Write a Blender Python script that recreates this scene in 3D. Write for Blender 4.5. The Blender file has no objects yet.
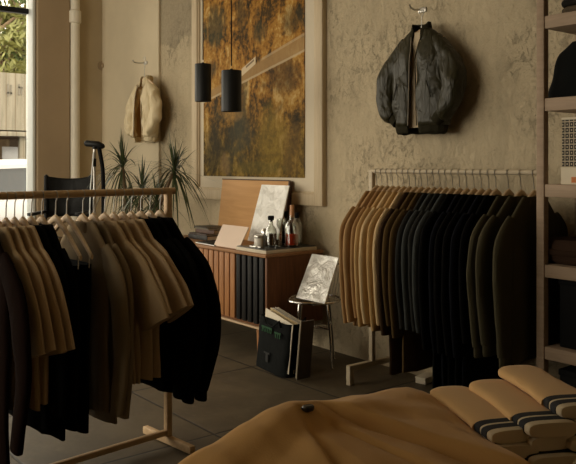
import bpy, bmesh, math, random
from mathutils import Vector, Matrix, noise
R = math.radians
scn = bpy.context.scene
COL = scn.collection
# ------------------------------------------------------------------ camera frame
# world: X along the back wall (to the right), back wall on Y = 0, room in Y < 0, Z up
F = 750.0; CX = 288.0; HY = 165.0; H = 1.30; NC = 3.52
YAW = R(38.6)
DV = Vector((-math.cos(YAW), math.sin(YAW), 0)) ; DV = Vector((-.7815, .6239, 0)); RV = Vector((.6239, .7815, 0))
CAM = Vector((0, -NC, H))
def ray(px, py):
    return DV + RV*((px-CX)/F) + Vector((0, 0, (HY-py)/F))
def onY(px, py, Y): d = ray(px, py); return CAM + d*((Y-CAM.y)/d.y)
def onX(px, py, X): d = ray(px, py); return CAM + d*((X-CAM.x)/d.x)
def onZ(px, py, Z): d = ray(px, py); return CAM + d*((Z-CAM.z)/d.z)
def atD(px, py, D): return CAM + ray(px, py)*D
def proj(p):
    v = Vector(p)-CAM; D = v.dot(DV); return CX+F*v.dot(RV)/D, HY-F*v.z/D, D

cam = bpy.data.cameras.new('camera'); co = bpy.data.objects.new('camera', cam); COL.objects.link(co)
co.location = CAM
co.rotation_euler = DV.to_track_quat('-Z', 'Y').to_euler()
cam.sensor_width = 36; cam.sensor_fit = 'HORIZONTAL'; cam.lens = F/576*36
cam.shift_y = -(232-HY)/576
cam.clip_start = .05; cam.clip_end = 200
scn.camera = co

# ------------------------------------------------------------------ materials
class NT:
    def __init__(s, name):
        s.m = bpy.data.materials.new(name); s.m.use_nodes = True
        s.t = s.m.node_tree; s.b = s.t.nodes['Principled BSDF']; s.L = s.t.links
        s._co = None
    def n(s, typ, **kw):
        nd = s.t.nodes.new(typ)
        for k, v in kw.items(): setattr(nd, k, v)
        return nd
    def put(s, sock, v):
        if isinstance(v, bpy.types.NodeSocket): s.L.new(v, sock)
        else: sock.default_value = v
    def co(s, kind='Object'):
        if s._co is None: s._co = s.n('ShaderNodeTexCoord')
        return s._co.outputs[kind]
    def geo(s):
        return s.n('ShaderNodeNewGeometry').outputs['Position']
    def xyz(s, v):
        nd = s.n('ShaderNodeSeparateXYZ'); s.put(nd.inputs[0], v); return nd.outputs
    def mth(s, op, a, b=0., c=0., clamp=False):
        nd = s.n('ShaderNodeMath', operation=op, use_clamp=clamp)
        s.put(nd.inputs[0], a); s.put(nd.inputs[1], b); s.put(nd.inputs[2], c); return nd.outputs[0]
    def noise(s, vec, scale, detail=4, rough=.55, dist=0):
        nd = s.n('ShaderNodeTexNoise'); s.put(nd.inputs['Vector'], vec)
        nd.inputs['Scale'].default_value = scale; nd.inputs['Detail'].default_value = detail
        nd.inputs['Roughness'].default_value = rough; nd.inputs['Distortion'].default_value = dist
        return nd.outputs['Fac']
    def vor(s, vec, scale, feature='F1', out='Distance'):
        nd = s.n('ShaderNodeTexVoronoi', feature=feature); s.put(nd.inputs['Vector'], vec)
        nd.inputs['Scale'].default_value = scale; return nd.outputs[out]
    def mapv(s, vec, scale=(1, 1, 1), loc=(0, 0, 0), rot=(0, 0, 0)):
        nd = s.n('ShaderNodeMapping'); s.put(nd.inputs[0], vec)
        nd.inputs['Scale'].default_value = scale; nd.inputs['Location'].default_value = loc; nd.inputs['Rotation'].default_value = rot
        return nd.outputs[0]
    def ramp(s, fac, stops):
        nd = s.n('ShaderNodeValToRGB'); s.put(nd.inputs[0], fac); cr = nd.color_ramp
        while len(cr.elements) < len(stops): cr.elements.new(.5)
        for e, (p, c) in zip(cr.elements, stops):
            e.position = p; e.color = (c[0], c[1], c[2], 1) if hasattr(c, '__len__') else (c, c, c, 1)
        return nd.outputs[0]
    def mix(s, fac, a, b):
        nd = s.n('ShaderNodeMix', data_type='RGBA')
        s.put(nd.inputs[0], fac)
        s.put(nd.inputs[6], a if isinstance(a, bpy.types.NodeSocket) else (*a[:3], 1))
        s.put(nd.inputs[7], b if isinstance(b, bpy.types.NodeSocket) else (*b[:3], 1))
        return nd.outputs[2]
    def step(s, v, lo, hi):
        nd = s.n('ShaderNodeMapRange', interpolation_type='SMOOTHSTEP')
        s.put(nd.inputs[0], v); nd.inputs[1].default_value = lo; nd.inputs[2].default_value = hi
        return nd.outputs[0]
    def color(s, v): s.put(s.b.inputs['Base Color'], v if isinstance(v, bpy.types.NodeSocket) else (*v[:3], 1)); return s
    def rough(s, v): s.put(s.b.inputs['Roughness'], v); return s
    def bump(s, h, strength=.3, dist=.01):
        nd = s.n('ShaderNodeBump'); nd.inputs['Strength'].default_value = strength; nd.inputs['Distance'].default_value = dist
        s.put(nd.inputs['Height'], h); s.L.new(nd.outputs[0], s.b.inputs['Normal']); return s

def simple(name, c, rough=.6, metal=0, var=.15, scale=8, bump=0, bscale=60, bdist=.003, spec=.5):
    t = NT(name)
    f = t.noise(t.co(), scale)
    t.color(t.mix(f, [x*(1-var) for x in c], [min(1, x*(1+var)) for x in c]))
    t.rough(rough); t.b.inputs['Metallic'].default_value = metal
    t.b.inputs['Specular IOR Level'].default_value = spec
    if bump: t.bump(t.noise(t.co(), bscale), bump, bdist)
    return t.m
_fab = {}
def fabric(c, rough=.9, name=None, sheen=.06, var=.12):
    key = (tuple(round(x, 4) for x in c), rough)
    if key in _fab: return _fab[key]
    t = NT(name or 'fabric')
    v = t.co()
    f = t.noise(v, 6, 5)
    t.color(t.mix(f, [x*(1-var) for x in c], [x*(1+var) for x in c])).rough(rough)
    wv = t.noise(t.mapv(v, (260, 260, 90)), 1, 2)
    crease = t.noise(t.mapv(v, (14, 14, 5)), 1, 3, .5, .6)
    t.bump(t.mth('ADD', t.mth('MULTIPLY', wv, .12), crease), .35, .012)
    t.b.inputs['Specular IOR Level'].default_value = .15 if max(c) > .1 else .03
    t.b.inputs['Sheen Weight'].default_value = sheen if max(c) > .1 else 0; t.b.inputs['Sheen Roughness'].default_value = .5
    _fab[key] = t.m; return t.m
def wood(name, c1, c2, axis='z', scale=1.0, rough=.5):
    t = NT(name); v = t.co()
    sc = {'x': (1.2, 14, 14), 'y': (14, 1.2, 14), 'z': (14, 14, 1.2)}[axis]
    f = t.noise(t.mapv(v, [k*scale for k in sc]), 3, 5, .6, .8)
    t.color(t.ramp(f, [(.3, c1), (.7, c2)])).rough(rough); t.b.inputs['Specular IOR Level'].default_value = .22
    t.bump(f, .08, .004)
    return t.m

M = {}
# plaster back wall ------------------------------------------------------------
def plaster(name, base, dark, rough_plaster=True):
    t = NT(name); v = t.geo()
    big = t.noise(v, .9, 5, .6)
    mid = t.noise(t.mapv(v, (1, 1, .7)), 4.5, 8, .62, .7)
    fine = t.noise(v, 24, 6, .65, .3)
    c = t.mix(t.step(big, .35, .7), base, [x*.86 for x in base])
    if rough_plaster:
        # trowelled skim: short flecks, chips and soft scrapes in clusters
        clus = t.step(t.noise(t.mapv(v, (1, 1, .8)), 1.7, 4, .6), .42, .62)
        fl = t.noise(t.mapv(v, (1, 1, .6)), 21, 7, .72, .9)
        fleck = t.mth('MULTIPLY', t.step(fl, .53, .60), t.mth('ADD', .25, t.mth('MULTIPLY', clus, .75)))
        chip = t.mth('MULTIPLY', t.step(t.noise(v, 46, 5, .7, .4), .55, .61), clus)
        scr = t.step(mid, .52, .72)
        c = t.mix(t.mth('MULTIPLY', scr, .15), c, dark)
        c = t.mix(t.mth('MULTIPLY', fleck, .45), c, dark)
        c = t.mix(t.mth('MULTIPLY', chip, .5), c, [x*.7 for x in dark])
        # bare concrete patch high up at the left end of the rough plaster
        o = t.xyz(v)
        e = t.mth('MULTIPLY', t.mth('SUBTRACT', mid, .5), .35)
        px_ = t.step(t.mth('ADD', o[0], e), PATCH_X1+.03, PATCH_X1)
        pz_ = t.step(t.mth('ADD', o[2], e), PATCH_Z-.02, PATCH_Z+.02)
        pt = t.mth('MULTIPLY', px_, pz_)
        c = t.mix(t.mth('MULTIPLY', pt, .5), c, t.mix(t.step(fine, .4, .62), [x*.75 for x in dark], dark))
        # faint vertical wash stains at right
        st = t.noise(t.mapv(v, (9, 9, .5)), 1, 3)
        c = t.mix(t.mth('MULTIPLY', t.step(st, .5, .75), .22), c, dark)
        hgt = t.mth('ADD', t.mth('MULTIPLY', mid, .8), t.mth('ADD', t.mth('MULTIPLY', fine, .5), t.mth('SUBTRACT', t.mth('MULTIPLY', fl, .9), t.mth('MULTIPLY', fleck, .3))))
        t.bump(hgt, .9, .03)
    else:
        t.bump(t.mth('ADD', mid, t.mth('MULTIPLY', fine, .2)), .15, .012)
    t.color(c).rough(.92); t.b.inputs['Specular IOR Level'].default_value = .15
    return t.m
PATCH_X1 = onY(193, 40, 0).x; PATCH_Z = onY(176, 41, 0).z
WALLC = (.61, .505, .34)
M['plaster'] = plaster('rough_plaster', WALLC, (.30, .255, .18))
M['smooth'] = plaster('smooth_plaster', (.66, .565, .40), (.3, .25, .18), False)
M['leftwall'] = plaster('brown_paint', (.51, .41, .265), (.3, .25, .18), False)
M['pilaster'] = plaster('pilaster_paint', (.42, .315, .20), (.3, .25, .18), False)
def floor_mat():
    t = NT('slate_floor'); v = t.geo(); o = t.xyz(v)
    PX, PY, OX, OY = .87, .85, -3.05, -.69
    a = t.mth('FRACT', t.mth('ADD', t.mth('DIVIDE', t.mth('SUBTRACT', o[0], OX), PX), 100.5))
    b = t.mth('FRACT', t.mth('ADD', t.mth('DIVIDE', t.mth('SUBTRACT', o[1], OY), PY), 100.5))
    da = t.mth('MULTIPLY', t.mth('ABSOLUTE', t.mth('SUBTRACT', a, .5)), PX)
    db = t.mth('MULTIPLY', t.mth('ABSOLUTE', t.mth('SUBTRACT', b, .5)), PY)
    d = t.mth('MINIMUM', da, db)
    j = t.step(d, .004, .009)
    f = t.noise(v, 2.2, 6, .6, .5); g = t.noise(v, 14, 5, .6)
    c = t.mix(t.step(f, .3, .72), (.066, .050, .029), (.118, .090, .053))
    c = t.mix(t.mth('MULTIPLY', t.step(g, .5, .8), .4), c, (.20, .16, .11))
    c = t.mix(j, (.018, .014, .010), c)
    t.color(c)
    t.rough(t.mth('ADD', .42, t.mth('MULTIPLY', g, .25)))
    t.bump(t.mth('ADD', t.mth('MULTIPLY', f, .25), j), .25, .01)
    t.b.inputs['Specular IOR Level'].default_value = .35
    return t.m
M['floor'] = floor_mat()
M['ceiling'] = simple('ceiling_paint', (.62, .53, .40), .95, var=.05)
M['white_trim'] = simple('white_paint', (.76, .79, .76), .5, var=.05)
M['pipe'] = simple('pipe_paint', (.76, .70, .57), .45, var=.1, bump=.2, bscale=30)
M['black_metal'] = simple('black_metal', (.006, .0065, .0065), .5, var=.1, spec=.3)
M['black_matte'] = simple('black_matte', (.003, .003, .003), .8, var=.1, spec=.2)
M['chrome'] = simple('chrome', (.62, .60, .56), .16, 1, var=.03)
M['steel'] = simple('brushed_steel', (.5, .48, .44), .35, 1, var=.05)
M['cream_wood'] = wood('cream_wood', (.50, .40, .265), (.60, .49, .33), 'z', rough=.55)
M['mat_board'] = simple('mat_board', (.62, .54, .41), .9, var=.03)
M['rack_wood'] = wood('rack_wood', (.56, .38, .21), (.68, .48, .28), 'y')
M['rack_paint'] = wood('rack_paint', (.46, .38, .265), (.58, .49, .35), 'x')
M['hanger_wood'] = wood('hanger_wood', (.52, .37, .22), (.68, .51, .32), 'x', rough=.42)
M['walnut'] = wood('walnut', (.10, .042, .018), (.20, .085, .036), 'z')
M['walnut_slat'] = wood('walnut_slat', (.27, .115, .04), (.40, .185, .07), 'z')
M['walnut_top'] = wood('walnut_top', (.26, .13, .06), (.36, .19, .09), 'x')
M['shelf_wood'] = wood('shelf_wood', (.30, .215, .145), (.40, .29, .20), 'x', rough=.6)
M['table_wood'] = wood('table_wood', (.05, .026, .013), (.10, .055, .03), 'x')
M['tan_board'] = wood('tan_board', (.50, .27, .105), (.60, .34, .14), 'x', .5, .6)
M['dark_edge'] = simple('dark_edge', (.07, .032, .015), .6)
M['leather'] = simple('black_leather', (.010, .010, .009), .5, var=.2, bump=.4, bscale=18, bdist=.012, spec=.12)
M['leaf'] = simple('leaf_green', (.045, .062, .022), .45, var=.5, scale=14)
M['stem'] = simple('stem_brown', (.16, .11, .06), .9, var=.3, bump=.5, bscale=50)
M['terracotta'] = simple('clay', (.28, .14, .08), .85)
M['soil'] = simple('soil', (.03, .02, .012), 1)
M['blush'] = simple('blush_paper', (.76, .61, .50), .8, var=.04)
M['paper'] = simple('paper', (.66, .58, .44), .9, var=.1)
M['tote'] = simple('tote_canvas', (.0032, .004, .0036), .9, var=.2, spec=.15, bump=.5, bscale=20, bdist=.01)
M['green_ink'] = simple('green_ink', (.006, .048, .014), .9, var=.5, scale=25)
M['grey_ink'] = simple('grey_ink', (.015, .015, .014), .9, var=.4, scale=30)
M['asphalt'] = simple('asphalt', (.11, .115, .12), .9)
M['car_paint'] = simple('car_paint', (.46, .46, .46), .25, var=.02)
M['car_glass'] = simple('car_glass', (.03, .034, .036), .08, var=.1)
M['car_rubber'] = simple('tyre_rubber', (.02, .02, .02), .8)
def clapboard():
    t = NT('weathered_boards'); v = t.geo(); o = t.xyz(v)
    a = t.mth('FRACT', t.mth('DIVIDE', t.mth('ADD', o[1], 50.), .19))
    j = t.step(t.mth('ABSOLUTE', t.mth('SUBTRACT', a, .5)), .47, .44)
    f = t.noise(t.mapv(v, (6, 6, .6)), 2, 5)
    c = t.mix(t.step(f, .3, .7), (.15, .135, .10), (.215, .192, .145))
    t.color(t.mix(j, (.12, .09, .055), c)).rough(.9); return t.m
M['boards'] = clapboard()
def foil(name, met=.15, st=.75):
    t = NT(name); v = t.co()
    f = t.noise(v, 9, 6, .65, 1.5)
    t.color(t.mix(f, (.70, .68, .63), (.97, .96, .92))).rough(.30)
    t.b.inputs['Metallic'].default_value = met
    t.bump(t.mth('ADD', t.mth('MULTIPLY', t.vor(v, 11), .6), f), st, .03); return t.m
M['foil'] = foil('silver_foil'); M['foil2'] = foil('shiny_foil', .55, 1.0)
def glass(name, col=(1, 1, 1), rough=.02):
    t = NT(name); t.color(col).rough(rough)
    t.b.inputs['Transmission Weight'].default_value = 1; t.b.inputs['IOR'].default_value = 1.45; return t.m
def pane():
    t = NT('window_glass'); nt = t.t
    tr = t.n('ShaderNodeBsdfTransparent'); gl = t.n('ShaderNodeBsdfGlossy'); gl.inputs['Roughness'].default_value = .02
    fr = t.n('ShaderNodeFresnel'); fr.inputs[0].default_value = 1.3
    mx = t.n('ShaderNodeMixShader'); t.L.new(fr.outputs[0], mx.inputs[0]); t.L.new(tr.outputs[0], mx.inputs[1]); t.L.new(gl.outputs[0], mx.inputs[2])
    t.L.new(mx.outputs[0], nt.nodes['Material Output'].inputs['Surface']); return t.m
M['pane'] = pane()
def thin_glass():
    t = NT('clear_glass'); nt = t.t
    tr = t.n('ShaderNodeBsdfTransparent'); tr.inputs[0].default_value = (.90, .91, .88, 1)
    gl = t.n('ShaderNodeBsdfGlossy'); gl.inputs['Roughness'].default_value = .05
    lw = t.n('ShaderNodeLayerWeight'); lw.inputs[0].default_value = .35
    mx = t.n('ShaderNodeMixShader'); t.L.new(lw.outputs['Facing'], mx.inputs[0]); t.L.new(tr.outputs[0], mx.inputs[1]); t.L.new(gl.outputs[0], mx.inputs[2])
    t.L.new(mx.outputs[0], nt.nodes['Material Output'].inputs['Surface']); return t.m
M['glass'] = thin_glass()
M['red_liquid'] = simple('red_liquid', (.50, .045, .015), .15); M['amber_liquid'] = simple('amber_liquid', (.055, .028, .014), .15)

# ------------------------------------------------------------------ mesh builder
def sgnpow(v, p): return math.copysign(abs(v)**p, v)
class MB:
    def __init__(s): s.bm = bmesh.new()
    def box(s, c, size, bevel=0., rot=None, seg=2):
        r = bmesh.ops.create_cube(s.bm, size=1.0)
        vs = r['verts']
        bmesh.ops.scale(s.bm, vec=size, verts=vs)
        if bevel:
            es = list({e for v in vs for e in v.link_edges})
            rb = bmesh.ops.bevel(s.bm, geom=es, offset=bevel, segments=seg, affect='EDGES', profile=.5)
            vs = list({v for f in rb['faces'] for v in f.verts} | {v for v in vs if v.is_valid})
        if rot is not None: bmesh.ops.rotate(s.bm, cent=(0, 0, 0), matrix=rot, verts=vs)
        bmesh.ops.translate(s.bm, vec=c, verts=vs); return s
    def loft(s, loops, closed=True, cap0=True, cap1=True):
        rows = [[s.bm.verts.new(p) for p in lp] for lp in loops]
        n = len(rows[0])
        for a, b in zip(rows, rows[1:]):
            for i in range(n if closed else n-1):
                j = (i+1) % n
                s.bm.faces.new((a[i], a[j], b[j], b[i]))
        if cap0: s.bm.faces.new(list(reversed(rows[0])))
        if cap1: s.bm.faces.new(rows[-1])
        return s
    def lathe(s, prof, c=(0, 0, 0), seg=20, cap=True):
        c = Vector(c)
        return s.loft([[c+Vector((r*math.cos(2*math.pi*i/seg), r*math.sin(2*math.pi*i/seg), z)) for i in range(seg)] for r, z in prof], True, cap, cap)
    def tube(s, pts, r, seg=10, cap=True):
        pts = [Vector(p) for p in pts]; n = len(pts)
        rs = r if hasattr(r, '__len__') else [r]*n
        loops = []; up = None
        for i, p in enumerate(pts):
            t = (pts[min(i+1, n-1)]-pts[max(i-1, 0)]).normalized()
            if up is None:
                up = Vector((0, 0, 1)) if abs(t.z) < .9 else Vector((1, 0, 0))
            u = (up - t*up.dot(t)).normalized(); up = u; w = t.cross(u)
            loops.append([p+(u*math.cos(2*math.pi*k/seg)+w*math.sin(2*math.pi*k/seg))*rs[i] for k in range(seg)])
        return s.loft(loops, True, cap, cap)
    def quadstrip(s, rows):
        rr = [[s.bm.verts.new(p) for p in r] for r in rows]
        for a, b in zip(rr, rr[1:]):
            for i in range(len(a)-1): s.bm.faces.new((a[i], a[i+1], b[i+1], b[i]))
        return s
    def jitter(s, amp, scale, seed=0):
        o = Vector((seed*7.3, seed*3.1, seed*1.7))
        for v in s.bm.verts:
            v.co += noise.noise_vector(v.co*scale+o)*amp
        return s
    def build(s, name, m, parent=None, smooth=True, solid=0., sub=0, recalc=True):
        if recalc: bmesh.ops.recalc_face_normals(s.bm, faces=s.bm.faces[:])
        me = bpy.data.meshes.new(name); s.bm.to_mesh(me); s.bm.free()
        ms = m if isinstance(m, (list, tuple)) else [m]
        for k in ms: me.materials.append(k)
        if smooth:
            me.shade_smooth()
            me.set_sharp_from_angle(angle=R(40))
        o = bpy.data.objects.new(name, me); COL.objects.link(o)
        if parent is not None: o.parent = parent
        if solid:
            md = o.modifiers.new('solidify', 'SOLIDIFY'); md.thickness = solid; md.offset = 0
        if sub:
            md = o.modifiers.new('subsurf', 'SUBSURF'); md.levels = sub; md.render_levels = sub
        return o
def tag(o, label, cat, group=None, kind=None):
    o['label'] = label; o['category'] = cat
    if group: o['group'] = group
    if kind: o['kind'] = kind
    return o
def thing(name, label, cat, loc=(0, 0, 0), rz=0, group=None):
    o = bpy.data.objects.new(name, None); COL.objects.link(o)
    o.empty_display_size = .1
    o.location = loc; o.rotation_euler = (0, 0, rz)
    return tag(o, label, cat, group)
def struct(o, label=None, cat=None):
    o['kind'] = 'structure'
    if label: o['label'] = label
    if cat: o['category'] = cat
    return o
def copy_tree(src, loc, rz=None):
    c = src.copy(); COL.objects.link(c); c.location = loc
    if rz is not None: c.rotation_euler = (0, 0, rz)
    for ch in src.children:
        d = ch.copy(); COL.objects.link(d); d.parent = c
        for g in ch.children:
            e = g.copy(); COL.objects.link(e); e.parent = d
    return c
ORD = ['leftmost', 'second', 'third', 'fourth', 'fifth', 'sixth', 'seventh', 'eighth', 'ninth', 'tenth']

# ------------------------------------------------------------------ room shell
XL = onY(104, 100, 0).x          # left wall plane
XR, YF, ZC = 1.4, -5.6, 3.55
WT = .2
def wallbox(name, x0, x1, y0, y1, z0, z1, m, label, holes=None, axis=None):
    """a wall slab; holes = list of (a0,a1,z0,z1) cut along its long axis"""
    mb = MB()
    holes = holes or []
    la0, la1 = (y0, y1) if axis == 'y' else (x0, x1)
    cuts = sorted({la0, la1, *[h[0] for h in holes], *[h[1] for h in holes]})
    for a, b in zip(cuts, cuts[1:]):
        hs = [h for h in holes if h[0] < (a+b)/2 < h[1]]
        segs = [(z0, z1)] if not hs else [(z0, hs[0][2]), (hs[0][3], z1)]
        for s0, s1 in segs:
            if s1-s0 < 1e-4: continue
            if axis == 'y': mb.box(((x0+x1)/2, (a+b)/2, (s0+s1)/2), (x1-x0, b-a, s1-s0))
            else: mb.box(((a+b)/2, (y0+y1)/2, (s0+s1)/2), (b-a, y1-y0, s1-s0))
    return struct(mb.build(name, m, smooth=False), label, 'wall')
yw = onX(27.5, 100, XL).y          # edge of the clear glass
yj = onX(35, 100, XL).y            # outer edge of the jamb
WZ0, WZ1 = .25, 3.35
W1 = (YF+.9, yj, WZ0, WZ1)
struct(MB().box(((XL+XR)/2, YF/2, -.05), (XR-XL+2*WT, -YF+2*WT, .1)).build('floor', M['floor'], smooth=False), 'dark slate tiled shop floor', 'floor')
struct(MB().box(((XL+XR)/2, YF/2, ZC+.05), (XR-XL+2*WT, -YF+2*WT, .1)).build('ceiling', M['ceiling'], smooth=False), 'plain cream painted ceiling', 'ceiling')
wallbox('wall_back', XL-WT, XR+WT, 0, WT, 0, ZC, M['plaster'], 'rough cream trowelled plaster wall behind the clothes rack', axis='x')
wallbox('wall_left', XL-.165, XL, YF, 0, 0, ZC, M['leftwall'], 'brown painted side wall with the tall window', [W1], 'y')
W2 = (-7.3, -2.6, .3, 3.3)
wallbox('wall_front', XL-WT, XR+WT, YF-WT, YF, 0, ZC, M['smooth'], 'cream front wall behind the viewpoint', [W2], 'x')
wallbox('wall_right', XR, XR+WT, YF, 0, 0, ZC, M['smooth'], 'cream side wall out of view on the right', axis='y')
# smooth plaster panel at the left end of the back wall, proud of the rough plaster
xp = onY(158.5, 80, -.025).x
struct(MB().box(((XL+xp)/2, -.0125, ZC/2), (xp-XL, .025, ZC), .004).build('trim_1', M['smooth'], smooth=False),
       'smooth cream plaster panel at the left end of the back wall', 'wall panel')
# broad pilaster between window and pipe
yp = onX(70, 100, XL+.05).y
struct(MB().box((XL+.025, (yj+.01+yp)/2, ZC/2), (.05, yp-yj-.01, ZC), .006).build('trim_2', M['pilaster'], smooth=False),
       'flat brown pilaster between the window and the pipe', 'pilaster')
# window
def window(name, plane, along, a0, a1, z0, z1, zt, label, jamb=.13, mull=()):
    w = thing(name, label, 'window'); w['kind'] = 'structure'
    def bx(mb, a, b, s0, s1, d0, d1, bev=.004):
        if along == 'y': mb.box((plane+(d0+d1)/2, (a+b)/2, (s0+s1)/2), (abs(d1-d0), b-a, s1-s0), bev)
        else: mb.box(((a+b)/2, plane+(d0+d1)/2, (s0+s1)/2), (b-a, abs(d1-d0), s1-s0), bev)
    fr = MB()
    for a, b in ((a0, a0+jamb), (a1-jamb, a1)): bx(fr, a, b, z0, z1, -.17, .015)
    for s0, s1 in ((z0, z0+.08), (z1-.08, z1)): bx(fr, a0+jamb, a1-jamb, s0, s1, -.17, .015)
    for m_ in mull: bx(fr, m_-.03, m_+.03, z0+.08, z1-.08, -.16, -.05)
    fr.build('window_frame', M['white_trim'], w)
    tr = MB(); bx(tr, a0+jamb, a1-jamb-.002, zt-.026, zt+.026, -.16, -.09); tr.build('transom_bar', M['black_metal'], w)
    g = MB()
    for s0, s1 in ((z0+.08, zt-.035), (zt+.035, z1-.08)): bx(g, a0+jamb, a1-jamb, s0, s1, -.136, -.13, 0)
    g.build('window_pane', M['pane'], w, smooth=False)
    return w
zt = onX(10, 9.5, XL-.12).z
window('window_1', XL, 'y', W1[0], W1[1], WZ0, WZ1, zt, 'tall shop window with white jamb and black transom bar at the far left', .03, (-3.2,))
window('window_2', YF-.05, 'x', W2[0], W2[1], W2[2], W2[3], 2.6, 'wide front shop window behind the viewpoint', .1, (-5.7,))
# pipe
pp = onX(75, 100, XL+.055)
pip = thing('drain_pipe', 'white painted vertical pipe running up the brown side wall', 'pipe', (XL+.058, pp.y, 0))
MB().tube([(0, 0, 0), (0, 0, ZC)], .047, 20).build('pipe_body', M['pipe'], pip)
zc_ = onX(75, 17, XL+.055).z
MB().lathe([(.0475, zc_-.07), (.062, zc_-.06), (.062, zc_+.06), (.0475, zc_+.07)]).build('pipe_collar', M['pipe'], pip)
MB().box((-.03, 0, zc_+.30), (.05, .13, .05), .01).build('pipe_bracket', M['black_metal'], pip)
# small knob on wall by the corner
kb = onX(102, 66, XL); kt = thing('wall_rosette', 'small round brown rosette on the side wall near the corner', 'rosette', (XL, kb.y, kb.z))
MB().tube([(0, 0, 0), (.012, 0, 0)], .05, 16).build('back_plate', M['pilaster'], kt)
MB().tube([(.012, 0, 0), (.035, 0, 0), (.05, 0, 0)], [.018, .026, .018], 14).build('centre_boss', M['pilaster'], kt)

# ------------------------------------------------------------------ outside
gd = MB().box((-22, -2, -.2), (28, 36, .2)); struct(gd.build('ground', M['asphalt'], smooth=False), 'grey street outside the window', 'street')
def outside():
    # timber clad building across the street
    XB = -16.0
    z0 = onX(12, 134, XB).z; z1 = onX(12, 73, XB).z
    b = thing('timber_building', 'weathered board building with open carport across the street', 'building', (XB, 0, 0))
    ya, yb = -3, 8
    MB().box((-.15, (ya+yb)/2, (z0+z1)/2), (.3, yb-ya, z1-z0)).build('board_wall', M['boards'], b, smooth=False)
    MB().box((.03, (ya+yb)/2, z0), (.06, yb-ya, .10), .01).build('beam', M['boards'], b)
    MB().box((-3.0, (ya+yb)/2, z0/2-.05), (.2, yb-ya, z0+.1)).build('carport_back_wall', simple('carport_brown', (.10, .07, .045), .9), b, smooth=False)
    MB().box((-1.5, (ya+yb)/2, z0+.03), (3.0, yb-ya, .1)).build('carport_ceiling', M['dark_edge'], b, smooth=False)
    for px in (-9, 23.5):
        p = onX(px, 150, XB); MB().box((-.1, p.y, z0/2-.05), (.12, .12, z0+.1), .01).build('post', M['boards'], b)
    # faint grey marks painted on the boards
    mk = MB()
    for px, py, w, h in ((8, 90, .035, .26), (9.4, 93, .12, .03), (11, 90, .035, .22), (19, 89.5, .035, .24), (20.6, 87.5, .10, .03), (21.5, 91, .03, .16)):
        p = onX(px, py, XB); mk.box((.006, p.y, p.z), (.012, w, h))
    mk.build('painted_mark', simple('grey_paint', (.135, .12, .095), .9), b, smooth=False)
    s = onX(10, 155, XB-1.5)
    sg = thing('white_sign', 'small white sign board standing in the dark carport', 'sign', (XB-1.5, s.y, -.1))
    MB().box((0, 0, s.z+.1), (.03, .36, .38), .005).build('sign_board', M['car_paint'], sg)
    MB().box((-.02, 0, (s.z-.1)/2), (.04, .05, s.z-.1)).build('post', M['paper'], sg)
    # trees behind
    rnd = random.Random(3)
    def tree(x, y, h, cr, nclump, label, seed, lm):
        rr = random.Random(seed)
        t = thing('street_tree', label, 'tree', (x, y, -.1))
        MB().tube([(0, 0, 0), (.08, .1, h*.35), (-.05, -.1, h*.7), (.05, 0, h)], [.22, .17, .12, .04], 10).build('trunk', M['stem'], t)
        br = MB()
        lf = MB()
        for _ in range(nclump):
            a = rr.uniform(0, 6.28); q = cr*math.sqrt(rr.random()); z = h*(.38+.62*rr.random())
            c = Vector((q*math.cos(a), q*math.sin(a), z))
            br.tube([(0, 0, z-.5), c*.5+Vector((0, 0, z*.5-.12)), c], [.05, .035, .012], 5)
            s_ = rr.uniform(.45, .8)
            for _k in range(150):
                d = Vector((rr.gauss(0, 1), rr.gauss(0, 1), rr.gauss(0, .45)))*s_*.5
                u = Vector((rr.gauss(0, 1), rr.gauss(0, 1), rr.gauss(0, 1))).normalized(); w = u.orthogonal().normalized()
                L = rr.uniform(.08, .16); p = c+d
                lf.bm.faces.new([lf.bm.verts.new(p+u*L), lf.bm.verts.new(p+w*L*.3), lf.bm.verts.new(p-u*L), lf.bm.verts.new(p-w*L*.3)])
        br.build('branches', M['stem'], t)
        lf.build('foliage', lm, t, smooth=False, recalc=False)
    g1 = simple('leaf_mid_green', (.085, .125, .035), .6, var=.5, scale=1.5); g2 = simple('leaf_yellow', (.15, .155, .04), .6, var=.4, scale=1.5)  # leaf colours of the street trees: mid green and yellow green
    p = onX(16, 60, -20); tree(-20, p.y, 6.6, 1.5, 30, 'green layered street tree rising above the board building', 5, g1)
    p = onX(-2, 60, -19); tree(-19, p.y, 7.0, 1.2, 22, 'yellow green street tree at the far left edge of the window', 9, g2)
    p = onX(30, 60, -23); tree(-23, p.y, 8.0, 1.6, 20, 'tall pale street tree farthest behind the board building', 12, g2)
    # low hedge on top of the board building edge
    # parked car
    XC = -11.6
    c = thing('parked_car', 'white parked car with dark windows outside the shop window', 'car', (XC, -.95, -.1))
    yb = onX(34, 180, XC).y+.9
    yo = 0.1
    def prof(pts, x0, x1, bevel=.0):
        return [[(x, y, z) for y, z in pts] for x in (x0, x1)]
    k = 1.0
    # body silhouette in (y,z); front at -y
    body = [(-2.1, .30), (-2.15, .62), (-2.0, .78), (-1.1, .92), (1.9, .98), (2.1, .85), (2.12, .35), (1.9, .22), (-1.9, .22)]
    def scaled(pts, s, dz=0): return [(y*s, (z-.6)*s+.6+dz) for y, z in pts]
    mb = MB(); mb.loft([[(x, y+.9, z) for y, z in scaled(body, s)] for x, s in ((-.88, .93), (-.84, .985), (-.6, 1), (.6, 1), (.84, .985), (.88, .93))])
    mb.build('body', M['car_paint'], c)
    cab = [(-1.15, .90), (-.45, 1.36), (-.2, 1.43), (1.1, 1.44), (1.35, 1.38), (1.85, .96)]
    mb = MB(); mb.loft([[(x*(1-.0), y+.9, z) for y, z in cab] for x in (-.74, .74)]); mb.build('cabin_glass', M['car_glass'], c)
    rf = MB()
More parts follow.
